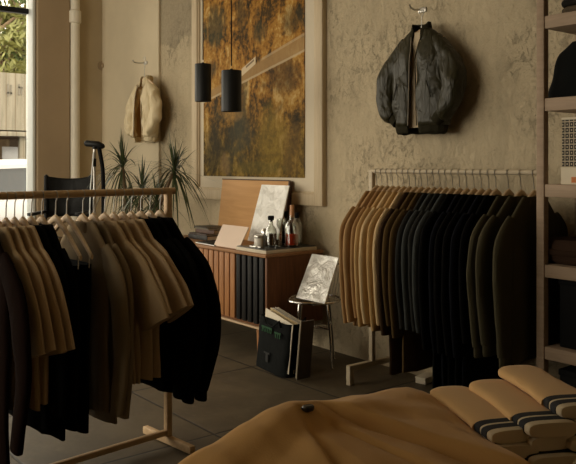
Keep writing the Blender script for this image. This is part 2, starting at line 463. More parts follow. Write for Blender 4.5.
    top = [(-.62, 1.24), (-.45, 1.375), (-.2, 1.45), (.5, 1.475), (1.1, 1.46), (1.4, 1.39), (1.5, 1.30)]
    rf.loft([[(x, y+.9, z-dz) for y, z in top]+[(x, y+.9, z-.06-dz) for y, z in reversed(top)] for x, dz in ((-.78, .05), (-.7, .01), (0, -.02), (.7, .01), (.78, .05))])
    rf.build('roof', M['car_paint'], c)
    pl = MB()
    for s in (-.755, .755):
        pl.tube([(s, -1.15+.9, .9), (s*.97, -.45+.9, 1.38)], .03, 6); pl.tube([(s, .45+.9, .9), (s*.97, .5+.9, 1.42)], .03, 6); pl.tube([(s, 1.85+.9, .95), (s*.97, 1.35+.9, 1.38)], .04, 6)
    pl.build('roof_pillars', M['car_paint'], c)
    for x in (-.84, .84):
        for y in (-1.35, 1.3):
            w = MB().tube([(x-.1, y+.9, .31), (x-.08, y+.9, .31), (x+.08, y+.9, .31), (x+.1, y+.9, .31)], [.26, .31, .31, .26], 22).build('wheel', M['car_rubber'], c)
            MB().tube([(x-.105, y+.9, .31), (x+.105, y+.9, .31)], .19, 18).build('hub', M['steel'], w)
outside()

# ------------------------------------------------------------------ hangers and garments
def hanger_parts(root, hw=.205, drop=.115, hook=.09, clips=False, wire=None, z0=0.0):
    """local: arms along x, peak at z=z0, hook up to z0+hook"""
    mb = MB(); n = 16; lo = []
    for i in range(n+1):
        u = -1+2*i/n; a = abs(u)
        z = z0-drop*(a**1.25)-.010*(1-a); x = hw*u
        th = .019*(1-.35*a); t2 = .0065*(1+.5*(1-a))
        lo.append([(x, t2*math.cos(k*math.pi/4), z+th*math.sin(k*math.pi/4)*.9) for k in range(8)])
    mb.loft(lo); mb.build('arms', M['hanger_wood'], root)
    h = MB(); pts = [(0, 0, z0)]; r = .018
    for k in range(11):
        a = R(-60+k*27); pts.append((r*math.cos(a)-0.0, 0, z0+hook-r*.55+r*math.sin(a)))
    pts[1] = (0.004, 0, z0+hook-r*1.9)
    h.tube(pts, .0024, 6); h.build('hook', wire or M['steel'], root)
    if clips:
        b = MB().tube([(-hw*.9, 0, z0-drop*.85), (-hw*.9, 0, z0-drop-.045), (hw*.9, 0, z0-drop-.045), (hw*.9, 0, z0-drop*.85)], .003, 6); b.build('bar', M['chrome'], root)
        for s in (-1, 1):
            MB().box((s*.13, 0, z0-drop-.06), (.03, .018, .045), .004).build('clip', M['chrome'], root)

def garment_body(sw, L, th, rnd, flare=1.0, drop=.13, seed=0, cut=None, fold=.012, nz=26, nt=40, waist=.95):
    mb = MB(); lo = []; ph = rnd.uniform(0, 6); ph2 = rnd.uniform(0, 6)
    DR = .168
    zs = [-.026, -.032, -.05, -.075, -.10, -.13, -.152, -DR]+[-DR-(L-DR)*(k/(nz-8))**1.0 for k in range(1, nz-7)]
    for z in zs:
        d = -z
        if d <= DR:
            hw = .060+(sw-.060)*(d/DR)**.85
            t = .012+(.010)*(d/DR)
        else:
            v = (d-DR)/(L-DR)
            hw = sw*(1-.05*min(1, v*6))*(waist+(1-waist)*(1-min(1, v*2)))*(1+(flare-1)*v)
            t = .022+(th-.022)*min(1, v*2.2)
        g = min(1, max(0, d-.08)/(L*.6))
        lp = []
        for k in range(nt):
            a = 2*math.pi*k/nt; ca, sa = math.cos(a), math.sin(a)
            x = hw*sgnpow(ca, .75); y = t*sgnpow(sa, .7)
            y += g*fold*(math.sin(x*38+ph+1.6*z)*.7+math.sin(x*71+ph2-2.3*z)*.4)
            y += g*.007*noise.noise(Vector((x*5, z*3.5, seed*3.7)))
            x += .012*noise.noise(Vector((z*6, sa, seed*2.1+5)))*min(1, d*4)
            zz = z - (g*.02*noise.noise(Vector((x*8, sa*.5, seed+9.))) if d > L*.9 else 0)
            lp.append((x, y, zz))
        lo.append(lp)
    mb.loft(lo, True, True, True)
    return mb
def sleeve(path, radii, rnd, seed, nt=18, sub=6, crumple=.010, zf=7):
    """path in local xz (list of (x,y,z)); radii list of (ra in xz-plane, rb along y)"""
    P = [Vector(p) for p in path]; n = len(P)
    pts, rs = [], []
    for i in range(n-1):
        p0 = P[max(i-1, 0)]; p1 = P[i]; p2 = P[i+1]; p3 = P[min(i+2, n-1)]
        for k in range(sub):
            t = k/sub
            q = .5*((2*p1)+(-p0+p2)*t+(2*p0-5*p1+4*p2-p3)*t*t+(-p0+3*p1-3*p2+p3)*t**3)
            pts.append(q); rs.append((radii[i][0]*(1-t)+radii[i+1][0]*t, radii[i][1]*(1-t)+radii[i+1][1]*t))
    pts.append(P[-1]); rs.append(radii[-1])
    mb = MB(); lo = []
    for i, p in enumerate(pts):
        t = (pts[min(i+1, len(pts)-1)]-pts[max(i-1, 0)]).normalized()
        w = Vector((0, 1, 0)); w = (w-t*w.dot(t)).normalized(); u = w.cross(t)
        lp = []
        for k in range(nt):
            a = 2*math.pi*k/nt
            q = p+u*(rs[i][0]*sgnpow(math.cos(a), .85))+w*(rs[i][1]*sgnpow(math.sin(a), .8))
            f = i/len(pts)
            if 0 < i:
                q += noise.noise_vector(Vector((q.x*9, q.y*9, q.z*zf+seed*5)))*crumple*min(1, f*3+.2)
            lp.append(q)
        lo.append(lp)
    mb.loft(lo); return mb

def long_sleeves(root, m, sw, Ls, rnd, seed, r0=.075, drop=.13, ry=.019, puff=1.0, cuff=None, spread=.045):
    drop = .158
    for s in (1, -1):
        j = rnd.uniform(-.006, .006); sp = spread
        path = [(s*(sw-.055), 0, -drop+.020), (s*(sw+sp*.45), j*.3, -drop-.085), (s*(sw+sp), j, -drop-.085-Ls*.3), (s*(sw+sp*1.05), j*1.4, -drop-.085-Ls*.62), (s*(sw+sp*.6), j, -drop-.085-Ls)]
        rad = [(.045, .014), (r0*.86, ry), (r0*.80*puff, ry), (r0*.66*puff, ry*.95), (r0*.52, ry*.9)]
        o = sleeve(path, rad, rnd, seed+s*.37, crumple=.005).build('sleeve', m, root)
        if cuff is not None:
            e = Vector(path[-1])
            MB().loft([[(e.x+rr*math.cos(2*math.pi*k/16), e.y+rr*.5*math.sin(2*math.pi*k/16), e.z+dz) for k in range(16)] for rr, dz in ((.036, .005), (.040, -.01), (.039, -.05), (.034, -.058))]).build('cuff', cuff, o)
def tee_sleeves(root, m, sw, rnd, seed, ln=.24, drop=.155, out=.56, dn=.86):
    for s in (1, -1):
        a = rnd.uniform(-.02, .02)
        path = [(s*(sw-.11), 0, -drop+.020), (s*(sw-.02), 0, -drop-.055), (s*(sw+ln*out*.58), 0, -drop-.055-ln*dn*.52-a*.5), (s*(sw+ln*out), rnd.uniform(-.006, .006), -drop-.055-ln*dn-a)]
        rad = [(.050, .014), (.080, .018), (.092, .018), (.098, .019)]
        sleeve(path, rad, rnd, seed+s*.37, crumple=.006, nt=24).build('sleeve', m, root)
def collar(root, m, h=.022, r=.075):
    mb = MB(); lo = []
    for k, (rr, z) in enumerate(((1.0, -.02), (1.02, .0), (.92, h*.7), (.88, h), (.80, h*.95), (.78, .0))):
        lo.append([(r*rr*math.cos(2*math.pi*i/20), .024*rr*math.sin(2*math.pi*i/20), z-.052) for i in range(20)])
    mb.loft(lo, True, False, False); mb.build('collar', m, root)

def hang(loc, rz, spec, label_g, label_h, seed, groups, drop_h=.105):
    """one hanger thing and one garment thing hung on it"""
    rnd = random.Random(seed)
    kind, c, L = spec[0], spec[1], spec[2]
    m = fabric(c)
    hz = loc[2]
    h = thing('clip_hanger' if kind == 'trousers' else 'wooden_hanger', label_h, 'hanger', (loc[0], loc[1], hz-.085), rz, groups[1])
    hanger_parts(h, hw=.215 if kind == 'trousers' else .17, drop=.155 if kind == 'trousers' else .15, hook=.095, clips=kind == 'trousers')
    name = {'shirt': 'long_sleeved_shirt', 'tee': 'short_sleeved_shirt', 'jacket': 'hanging_jacket', 'coat': 'long_coat', 'trousers': 'hanging_trousers'}[kind]
    cat = {'shirt': 'shirt', 'tee': 't-shirt', 'jacket': 'jacket', 'coat': 'coat', 'trousers': 'trousers'}[kind]
    g = thing(name, label_g, cat, (loc[0], loc[1], hz-.088), rz+rnd.uniform(-.012, .012), groups[0])
    sw = spec[3] if len(spec) > 3 else .215
    if kind == 'trousers':
        mb = MB(); lo = []
        for i in range(20):
            v = i/19; z = -.205-v*(L-.2)
            hw = .19-.015*v
            lo.append([(hw*sgnpow(math.cos(2*math.pi*k/30), .6), (.028-.006*v)*sgnpow(math.sin(2*math.pi*k/30), .8)+.010*noise.noise(Vector((hw*math.cos(2*math.pi*k/30)*9, z*3, seed))), z) for k in range(30)])
        mb.loft(lo); mb.build('trouser_legs', m, g)
        MB().loft([[(.192*sgnpow(math.cos(2*math.pi*k/30), .6), .031*sgnpow(math.sin(2*math.pi*k/30), .8), z) for k in range(30)] for z in (-.185, -.235)]).build('waistband', m, g)
        return g
    th = {'shirt': .020, 'tee': .022, 'jacket': .028, 'coat': .022}[kind]
    garment_body(sw, L, th, rnd, 1.03 if kind != 'coat' else 1.08, seed=seed, fold=.006 if kind == 'tee' else .0045).build('body', m, g)
    if kind == 'tee':
        tee_sleeves(g, m, sw, rnd, seed, *(spec[4] if len(spec) > 4 else ()))
    else:
        long_sleeves(g, m, sw, spec[4] if len(spec) > 4 else .5, rnd, seed, r0=.085 if kind == 'jacket' else .07, puff=1.15 if kind == 'jacket' else 1.0, cuff=m if kind == 'jacket' else None, spread=spec[5] if len(spec) > 5 else .035, ry=.024 if kind == 'jacket' else .019)
        collar(g, m)
    return g

# rack by the wall -------------------------------------------------------------
RX0, RX1, RY = -3.235, -2.075, -.285
RZ = 1.3-(171-165)/F*4.55
def wall_rack():
    t = thing('pale_clothes_rack', 'pale painted clothes rack along the plaster wall', 'clothes rack', (RX0, RY, 0))
    w = RX1-RX0
    MB().tube([(-.02, 0, RZ), (w+.02, 0, RZ)], .014, 12).build('rail', M['rack_paint'], t)
    for x in (0, w):
        MB().box((x, 0, (RZ+.10)/2), (.03, .03, RZ-.10), .004).build('upright', M['rack_paint'], t)
        ft = MB().box((x, 0, .10), (.034, .40, .034), .005).build('foot_bar', M['rack_paint'], t)
        for y in (-.183, .183):
            MB().box((x, y, .045), (.034, .034, .09), .004).build('foot', M['rack_paint'], ft)
wall_rack()
TAN = (.40, .245, .11); CAMEL = (.31, .175, .07); CREAM = (.58, .42, .225); GOLD = (.45, .285, .12)
BRN = (.045, .026, .014); OLB = (.085, .054, .022); CHAR = (.026, .026, .024); SLATE = (.050, .054, .052)
BLK = (.0045, .0043, .0042); NAVY = (.006, .0065, .009); OLV = (.060, .052, .031)
back_specs = [
 ('shirt', CAMEL, .80, .22, .54), ('shirt', TAN, .80, .22, .53), ('shirt', CAMEL, .78, .215, .50), ('shirt', GOLD, .80, .22, .54), ('shirt', CREAM, .81, .22, .52), ('shirt', GOLD, .80, .215, .55), ('shirt', CREAM, .79, .215, .51),
 ('coat', BRN, 1.03, .215, .56), ('shirt', OLB, .74), ('coat', OLB, 1.0, .215, .56), ('shirt', CHAR, .74), ('shirt', SLATE, .74), ('shirt', CHAR, .76),
 ('shirt', SLATE, .8), ('coat', BLK, 1.05, .22, .58), ('coat', NAVY, 1.05, .22, .58), ('coat', BLK, 1.08, .22, .58), ('coat', BLK, 1.02, .22, .58), ('coat', NAVY, 1.0, .215, .58), ('shirt', BLK, .82),
 ('jacket', OLV, .80, .225, .50), ('jacket', OLV, .78, .235, .48), ('jacket', OLV, .80, .235, .52)]
cname = {CAMEL: 'camel', TAN: 'tan', GOLD: 'golden beige', CREAM: 'cream', BRN: 'dark brown', OLB: 'olive brown', CHAR: 'charcoal', SLATE: 'slate grey', BLK: 'black', NAVY: 'navy black', OLV: 'olive'}
knoun = {'shirt': 'long-sleeved shirt', 'coat': 'long coat', 'jacket': 'jacket'}
n = len(back_specs)
WW = [1.55 if s_[0] == 'jacket' else (.92 if s_[0] == 'shirt' else 1.0) for s_ in back_specs]
WACC = [sum(WW[1:k+1])/sum(WW[1:]) for k in range(n)]
EN = ['first', 'second', 'third', 'fourth', 'fifth', 'sixth', 'seventh', 'eighth', 'ninth', 'tenth', 'eleventh', 'twelfth', 'thirteenth', 'fourteenth', 'fifteenth', 'sixteenth', 'seventeenth', 'eighteenth', 'nineteenth', 'twentieth', 'twenty-first', 'twenty-second', 'twenty-third', 'twenty-fourth']
for i, sp in enumerate(back_specs):
    x = RX0+.040+(RX1-RX0-.085)*WACC[i]
    where = 'at the left end of the wall rack' if i == 0 else ('at the right end of the wall rack beside the shelf' if i == n-1 else 'hanging %s from the left on the wall rack' % EN[i])
    lg = '%s %s %s' % (cname[sp[1]], knoun[sp[0]], where)
    lh = 'pale hanger, %s from the left on the wall rack, with a %s %s' % (EN[i], cname[sp[1]], knoun[sp[0]].replace('long-sleeved ', '').replace('long ', ''))
    hang((x, RY, RZ-.004), R(-90+random.Random(i).uniform(-2, 2)), sp, lg, lh, 100+i, ('clothes on the wall rack', 'hangers on the wall rack'))
# small pale shoe box under the rack
sb = onZ(417, 384, 0)
bx_ = thing('shoe_box', 'small pale box lying on the floor under the dark coats', 'box', (sb.x, sb.y+.08, 0), R(10))
MB().box((0, 0, .015), (.07, .13, .03), .004).build('box_base', M['paper'], bx_)
MB().box((0, 0, .034), (.073, .133, .012), .003).build('lid', M['paper'], bx_)

# rack in the foreground at left ------------------------------------------------
EC = atD(168, 443, 3.50); EC.z = 0
RDIR = (-(RV*.712+DV*.702)).normalized()          # towards the viewer, out of the frame
PDIR = Vector((-RDIR.y, RDIR.x, 0))               # across the rack, to the right
RANG = math.atan2(PDIR.y, PDIR.x)
RZ2 = 1.3-26/F*3.5
def near_rack():
    t = thing('low_clothes_rack', 'light wooden clothes rack in front of the window, hung with tees and black clothes', 'clothes rack', (EC.x, EC.y, 0), RANG)
    # local: x across, -y along the rack away... rack runs along local -y -> RDIR
    LEN = 1.5
    MB().tube([(0, .035, RZ2), (0, -LEN-.03, RZ2)], .0155, 14).build('rail', M['rack_wood'], t)
    for y in (0, -LEN):
        MB().box((0, y, (RZ2+.03)/2), (.03, .03, RZ2-.03), .005).build('upright', M['rack_wood'], t)
        MB().box((0, y, .02), (.38, .03, .036), .006).build('foot_bar', M['rack_wood'], t)
    MB().box((0, -LEN/2, .055), (.026, LEN-.032, .026), .005).build('lower_bar', M['rack_wood'], t)
near_rack()
TEE1 = (.53, .39, .235); TEE2 = (.44, .315, .175); OVS = (.24, .18, .105); MAR = (.007, .003, .0018)
near_specs = [
 (.045, ('jacket', BLK, .80, .235, .50, .13), 'black jacket nearest the right upright of the low rack'),
 (.100, ('jacket', BLK, .78, .23, .50, .12), 'black jacket second from the right upright of the low rack'),
 (.150, ('jacket', BLK, .76, .22, .48, .10), 'black jacket directly behind the rightmost cream tee'),
 (.200, ('tee', TEE1, .70, .23), 'rightmost cream oversized tee hanging next to the black jackets'),
 (.245, ('tee', TEE1, .70, .23), 'cream oversized tee second from the black jackets'),
 (.290, ('tee', TEE2, .70, .23), 'beige oversized tee third from the black jackets'),
 (.335, ('tee', TEE2, .70, .23), 'beige oversized tee fourth from the black jackets'),
 (.390, ('shirt', OVS, .86, .215, .56, .06), 'long olive beige overshirt beside the beige tees on the low rack'),
 (.440, ('coat', OVS, .80, .22, .54, .07), 'long olive beige coat beside the black trousers on the low rack'),
 (.515, ('trousers', BLK, .86), 'black trousers on the right-hand clip hanger of the low rack'),
 (.565, ('trousers', BLK, .84), 'black trousers on the left-hand clip hanger of the low rack'),
 (.625, ('shirt', BLK, .86, .20, .5), 'black shirt just left of the clip hangers on the low rack'),
 (.670, ('shirt', BLK, .82, .20, .5), 'black shirt hanging next to the tan tees on the low rack'),
 (.705, ('tee', TEE1, .70, .22, (.26, .155, .40, 1.04)), 'pale tan tee closest to the black shirts on the low rack'),
 (.740, ('tee', TEE2, .72, .22, (.26, .155, .40, 1.04)), 'tan tee second from the black shirts on the low rack'),
 (.775, ('tee', TEE1, .70, .22, (.26, .155, .40, 1.04)), 'pale tan tee third from the black shirts on the low rack'),
 (.810, ('tee', TEE2, .70, .22, (.26, .155, .40, 1.04)), 'tan tee next to the dark maroon coat on the low rack'),
 (.862, ('coat', MAR, .98, .23, .56, .12), 'dark maroon coat beside the tan tees at the left edge'),
]
for i, (t_, sp, lg) in enumerate(near_specs):
    p = EC+RDIR*t_
    lh = 'wooden hanger holding the '+lg
    assert len(lh.split()) <= 16, lh
    hang((p.x, p.y, RZ2-.004), RANG+R(random.Random(50+i).uniform(-2.5, 2.5)), sp, lg, lh, 200+i, ('clothes on the low rack', 'hangers on the low rack'))

# ------------------------------------------------------------------ jackets on the wall
M['dull_tape'] = simple('dull_tape', (.24, .20, .14), .6)
def wall_jacket(name, label, cat, loc, sc, shell, rib, lining, panel, seed, hood=False, open_w=.05, length=.66, hwb=.235, crump=.020):
    t = thing(name, label, cat, loc); t.scale = (1, 1, 1)
    rnd = random.Random(seed)
    S = sc
    # body: loops from left front edge round the back to right front edge
    def body(off, z0, z1, nz, g_extra=0.0, jit=.012):
        mb = MB(); rows = []
        for i in range(nz+1):
            v = i/nz; z = z0+(z1-z0)*v; d = -z
            if d < .11: hw = .075+(hwb-.03-.075)*(d/.11)**.8
            else:
                w = (d-.11)/(length-.11); hw = hwb-.03+.045*math.sin(min(1, w*1.05)*math.pi*.8)-.035*max(0, w-.8)*5*.7
            ty = .035+.055*min(1, d/.2)
            hw += off; ty += off
            g = open_w*(.55+.5*v)+.030*math.exp(-(d/.11)**2)+g_extra
            gx = min(g/hw, .95)
            a0 = math.asin(gx)
            row = []
            for k in range(37):
                a = -math.pi/2+a0+(2*math.pi-2*a0)*k/36
                x = hw*sgnpow(math.cos(a), .85); y = ty*sgnpow(math.sin(a), .85)
                p = Vector((x, y-.0, z))
                p += Vector((noise.noise(p*9+Vector((seed, 0, 0))), 1.3*noise.noise(p*11+Vector((0, seed, 0))), 0))*jit*min(1, d*6+.1)
                row.append(p*S)
            rows.append(row)
        mb.quadstrip(rows); return mb
    Y0 = 0
    body(0, 0, -length+.05, 22).build('body', shell, t, solid=.012)
    body(-.014, -.005, -length+.055, 16, .004, .006).build('lining', lining, t, solid=.004)
    # hem rib
    hb = MB(); rows = []
    for z, o in ((-length+.06, .0), (-length+.045, .002), (-length+.012, -.006), (-length, -.014)):
        row = []
        hw = hwb-.03+.0+o; ty = .082+o
        g = open_w*1.05; a0 = math.asin(min(.9, g/hw))
        for k in range(49):
            a = -math.pi/2+a0+(2*math.pi-2*a0)*k/48
            rp = .003*math.sin(k*2.1)
            row.append(Vector(((hw+rp)*sgnpow(math.cos(a), .85), (ty+rp)*sgnpow(math.sin(a), .85), z+.012*noise.noise(Vector((a*2, seed, 0)))))*S)
        rows.append(row)
    hb.quadstrip(rows).build('hem_band', rib, t, solid=.012)
    # collar band standing up
    cb = MB(); rows = []
    for z, r in ((-.03, .082), (0, .074), (.03, .066), (.045, .064)):
        rows.append([Vector((r*1.05*math.cos(-math.pi/2+.45+(2*math.pi-.9)*k/30), r*.75*math.sin(-math.pi/2+.45+(2*math.pi-.9)*k/30), z-(.05 if abs(k-15) > 10 else 0)*(abs(k-15)-10)/5))*S for k in range(31)])
    cb.quadstrip(rows).build('collar', rib, t, solid=.010)
    if hood:
        hd = sleeve([(-.09*S, .02*S, -.02*S), (0, .05*S, .02*S), (.09*S, .02*S, -.02*S)], [(.02*S, .03*S), (.045*S, .045*S), (.02*S, .03*S)], rnd, seed, crumple=.02).build('hood', panel, t)
    # sleeves: puffy, hanging out and then in to the cuff
    for s in (-1, 1):
        e = (hwb-.085)
        k = 1.0
        path = [(s*(e-.03), .0, -.075), (s*(e+.065), -.005, -.19), (s*(e+.135), -.02, -.31), (s*(e+.140), -.035, -.44), (s*(e+.095), -.05, -.55), (s*(e+.055), -.05, -.59)]
        path = [Vector(p)*S for p in path]
        rad = [(.05*S, .045*S), (.072*S, .058*S), (.086*S, .066*S), (.080*S, .066*S), (.062*S, .058*S), (.042*S, .042*S)]
        o = sleeve(path, rad, rnd, seed+s, nt=28, sub=9, crumple=crump*S, zf=9).build('sleeve', shell, t)
        d = (path[-1]-path[-2]).normalized()
        MB().tube([path[-1]-d*.01, path[-1]+d*.012, path[-1]+d*.05*S, path[-1]+d*.055*S], [.040*S, .043*S, .041*S, .03*S], 18).build('cuff', rib, o)
    # zip tapes and pocket welts
    for s in (-1, 1):
        pts = []
        for i in range(12):
            v = i/11; z = -.05-(length-.10)*v; g = open_w*(.55+.5*v)*1.02+.030*math.exp(-(z/.11)**2)
            ty = .035+.055*min(1, -z/.2)
            pts.append(Vector((s*g, -ty*.97-.006, z))*S)
        MB().tube(pts, .0035*S, 6).build('zip_tape', M['dull_tape'] if s < 0 else rib, t)
        MB().tube([Vector((s*.13, -.102, -.36))*S, Vector((s*.165, -.098, -.47))*S], .004*S, 6).build('pocket_welt', rib, t)
    return t
def wall_hook(name, label, p, ln=.07):
    h = thing(name, label, 'hook', (p.x, 0, p.z))
    MB().box((0, -.006, 0), (.06, .012, .03), .003).build('back_plate', M['steel'], h)
    MB().tube([(0, -.010, 0), (0, -ln*.7, -.008), (0, -ln, 0), (0, -ln-.012, .018)], .006, 8).build('peg', M['steel'], h)
    return h
bc = onY(422, 30, -.11)
bshell = NT('bomber_nylon'); 
def nylon(name, c, rough=.42):
    t = NT(name); v = t.co(); f = t.noise(v, 10, 5)
    t.color(t.mix(f, [x*.85 for x in c], [x*1.15 for x in c])).rough(rough)
    t.bump(t.noise(t.mapv(v, (15, 15, 5.5)), 1, 3, .5, 1.0), .55, .045)
    t.b.inputs['Specular IOR Level'].default_value = .32; return t.m
NY = nylon('bomber_nylon', (.025, .0215, .0085), .42)
RIBM = fabric((.026, .023, .014), name='bomber_rib')
wall_jacket('bomber_jacket', 'dark olive padded bomber jacket hanging open on the plaster wall', 'jacket', (bc.x, -.115, bc.z), .88, NY, RIBM, fabric((.15, .095, .05), name='bomber_lining'), RIBM, 3, length=.70, hwb=.235, open_w=.036)
hk = onY(423, 10, 0)
wall_hook('wall_hook', 'small metal wall hook above the olive bomber jacket', hk, .11)
hg = thing('wooden_hanger', 'pale wooden hanger inside the olive bomber jacket', 'hanger', (bc.x, -.115, bc.z+.0), 0, 'hangers on the wall')
hanger_parts(hg, .17, .07, .115)
lab = thing('cream_garment', 'cream garment layered inside the open olive bomber jacket', 'shirt', (bc.x, -.115, bc.z-.02))
MB().loft([[(w*math.cos(2*math.pi*k/24), .040*math.sin(2*math.pi*k/24)+.004, z) for k in range(24)] for w, z in ((.055, 0), (.10, -.03), (.14, -.08), (.14, -.2), (.13, -.56))]).jitter(.006, 14, 2).build('body', fabric((.50, .40, .27), name='cream_liner'), lab)
# light jacket
lc = onY(146, 80, -.13)
LJ = nylon('cream_nylon', (.64, .53, .335), .6)
wall_jacket('light_jacket', 'cream jacket with brown lining hanging beside the smooth plaster panel edge', 'jacket', (lc.x, -.14, lc.z), .84, LJ, LJ, fabric((.50, .33, .135), name='light_lining'), fabric((.42, .29, .13), name='light_panel'), 8, hood=True, length=.70, hwb=.235, open_w=.10, crump=.034)
hk = onY(146, 63, -.025)
h2 = wall_hook('wall_hook', 'small metal wall hook above the cream jacket', hk, .13); h2.location.y = -.025
hg = thing('wooden_hanger', 'pale hanger inside the cream jacket on the left part of the wall', 'hanger', (lc.x, -.145, lc.z+.02), 0, 'hangers on the wall')
hanger_parts(hg, .17, .07, max(.06, hk.z-lc.z+.0))

# ------------------------------------------------------------------ framed print
BLOBS = []
def print_mat(P, Q, carp):
    t = NT('autumn_hillside_print'); v = t.co('Object'); o = t.xyz(v); x, z = o[0], o[2]
    n1 = t.noise(v, 3.2, 8, .68, 1.0); n2 = t.noise(t.mapv(v, (1, 1, .45)), 9, 6, .65, .8); n3 = t.noise(v, 28, 4, .6)
    mixn = t.mth('ADD', t.mth('MULTIPLY', n1, .42), t.mth('ADD', t.mth('MULTIPLY', n2, .36), t.mth('MULTIPLY', n3, .22)))
    c = t.ramp(mixn, [(.39, (.014, .012, .006)), (.45, (.085, .045, .010)), (.495, (.28, .125, .018)), (.54, (.40, .205, .038)), (.60, (.56, .38, .14))])
    # lower part: darker, yellow green grass on the right
    lowf = t.step(z, P[0][1]-.15, P[0][1]-.75)
    grass = t.ramp(mixn, [(.38, (.02, .015, .006)), (.47, (.085, .055, .012)), (.53, (.19, .13, .022)), (.62, (.32, .20, .07))])
    c = t.mix(t.mth('MULTIPLY', lowf, .85), c, grass)
    # dark tree clumps
    cl = t.step(t.noise(v, 1.9, 4, .6, .4), .54, .64)
    c = t.mix(t.mth('MULTIPLY', cl, .75), c, (.040, .038, .020))
    def blob(cx, cz, rx, rz, col, amt):
        nonlocal c
        dx = t.mth('DIVIDE', t.mth('SUBTRACT', x, cx), rx); dz = t.mth('DIVIDE', t.mth('SUBTRACT', z, cz), rz)
        d = t.mth('ADD', t.mth('ADD', t.mth('MULTIPLY', dx, dx), t.mth('MULTIPLY', dz, dz)), t.mth('MULTIPLY', t.mth('SUBTRACT', n2, .5), 3.2))
        c = t.mix(t.mth('MULTIPLY', t.step(d, 1.3, .3), amt*.85), c, t.mix(n3, [k*.5 for k in col], [k*1.5 for k in col]))
    for bl in BLOBS: blob(*bl)
    def line(p, q):
        k = (q[1]-p[1])/(q[0]-p[0]); return t.mth('ADD', t.mth('MULTIPLY', x, k), p[1]-k*p[0])
    lo, up = line(*P), line(*Q)
    wob = t.mth('MULTIPLY', t.mth('SUBTRACT', n1, .5), .02)
    dl = t.mth('ADD', t.mth('SUBTRACT', z, lo), wob); du = t.mth('SUBTRACT', up, z)
    road = t.mth('MULTIPLY', t.step(dl, -.004, .008), t.step(du, -.006, .02))
    c = t.mix(t.mth('MULTIPLY', road, .88), c, t.mix(n2, (.26, .155, .06), (.40, .25, .105)))
    edge = t.mth('MULTIPLY', t.step(t.mth('ABSOLUTE', dl), .013, .005), t.step(du, -.01, .0))
    c = t.mix(t.mth('MULTIPLY', edge, .8), c, (.52, .40, .24))
    edge2 = t.mth('MULTIPLY', t.step(t.mth('ABSOLUTE', du), .014, .006), t.step(x, Q[0][0]-.02, Q[0][0]+.1))
    c = t.mix(t.mth('MULTIPLY', edge2, .6), c, (.50, .38, .22))
    # pale vehicle with a dark window on the road
    k = .42
    xr = t.mth('SUBTRACT', x, carp[0]); zr = t.mth('SUBTRACT', t.mth('SUBTRACT', z, carp[1]), t.mth('MULTIPLY', xr, k))
    car = t.mth('MULTIPLY', t.step(t.mth('ABSOLUTE', xr), .10, .09), t.step(t.mth('ABSOLUTE', zr), .034, .026))
    c = t.mix(car, c, (.62, .50, .33))
    win = t.mth('MULTIPLY', t.step(t.mth('ABSOLUTE', t.mth('SUBTRACT', xr, .02)), .06, .05), t.step(t.mth('ABSOLUTE', t.mth('SUBTRACT', zr, .012)), .011, .006))
    c = t.mix(t.mth('MULTIPLY', win, .8), c, (.12, .07, .04))
    t.color(c).rough(.6); t.b.inputs['Specular IOR Level'].default_value = .08
    return t.m
def framed():
    yf = -.045
    xr = onY(322, 206, yf).x; xl = onY(191.5, 193, yf).x
    zb = onY(322, 206.5, yf).z; ztop = 3.28
    ix0 = onY(203.6, 175, -.022).x; ix1 = onY(304.4, 179, -.022).x; iz0 = (onY(203.6, 175, -.022).z+onY(304.4, 179, -.022).z)/2; iz1 = ztop-.2
    cx = (xl+xr)/2
    t = thing('framed_print', 'huge framed autumn hillside photograph above the wooden sideboard', 'picture', (cx, 0, zb))
    fw = .085
    fm = MB()
    hh = ztop-zb; ww = xr-xl
    for s in (-1, 1): fm.box((s*(ww/2-fw/2), -.0225, hh/2), (fw, .045, hh), .003)
    for z in (fw/2, hh-fw/2): fm.box((0, -.0225, z), (ww-2*fw, .045, fw), .003)
    fm.build('picture_frame', M['cream_wood'], t)
    MB().box((0, -.008, hh/2), (ww-2*fw+.004, .016, hh-2*fw+.004)).build('mat_board', M['mat_board'], t, smooth=False)
    # bevelled inner slip between frame and mat
    sl = MB()
    for s in (-1, 1): sl.box((s*(ww/2-fw-.008), -.019, hh/2), (.016, .030, hh-2*fw), .002)
    for z in (fw+.008, hh-fw-.008): sl.box((0, -.019, z), (ww-2*fw-.032, .030, .016), .002)
    sl.build('frame_slip', M['cream_wood'], t)
    pw, ph = ix1-ix0, iz1-iz0
    pcx, pcz = (ix0+ix1)/2-cx, (iz0+iz1)/2-zb
    def L(px, py):
        p = onY(px, py, -.022); return (p.x-(ix0+ix1)/2, p.z-(iz0+iz1)/2)
    P = (L(303.5, 50.7), L(247, 80)); Q = (L(303.5, 34.5), L(258, 61.5))
    Q = (Q[1], Q[0])
    for px, py, qx, qy, col, amt in ((214, 26, 12, 22, (.045, .048, .024), .9), (241, 12, 6, 22, (.03, .028, .014), .8), (260, 33, 7, 12, (.05, .045, .02), .8), (290, 18, 10, 18, (.04, .030, .012), .7),
                                     (215, 150, 12, 26, (.03, .026, .012), .8), (240, 135, 12, 18, (.055, .050, .028), .7), (285, 75, 20, 22, (.06, .035, .012), .75), (232, 112, 10, 10, (.30, .18, .06), .6),
                                     (272, 140, 16, 36, (.20, .13, .02), .7), (292, 150, 12, 25, (.15, .085, .02), .6), (256, 168, 30, 7, (.11, .085, .02), .7), (225, 165, 6, 12, (.30, .19, .08), .6)):
        a_ = L(px, py); b_ = L(px+qx, py); e_ = L(px, py+qy)
        BLOBS.append((a_[0], a_[1], b_[0]-a_[0], a_[1]-e_[1], col, amt))
    m = print_mat((P[0], P[1]), (Q[0], Q[1]), L(248.5, 66.5))
    o = MB().box((0, 0, 0), (pw, .006, ph)).build('print', m, t, smooth=False)
    o.location = (pcx, -.019, pcz)
framed()

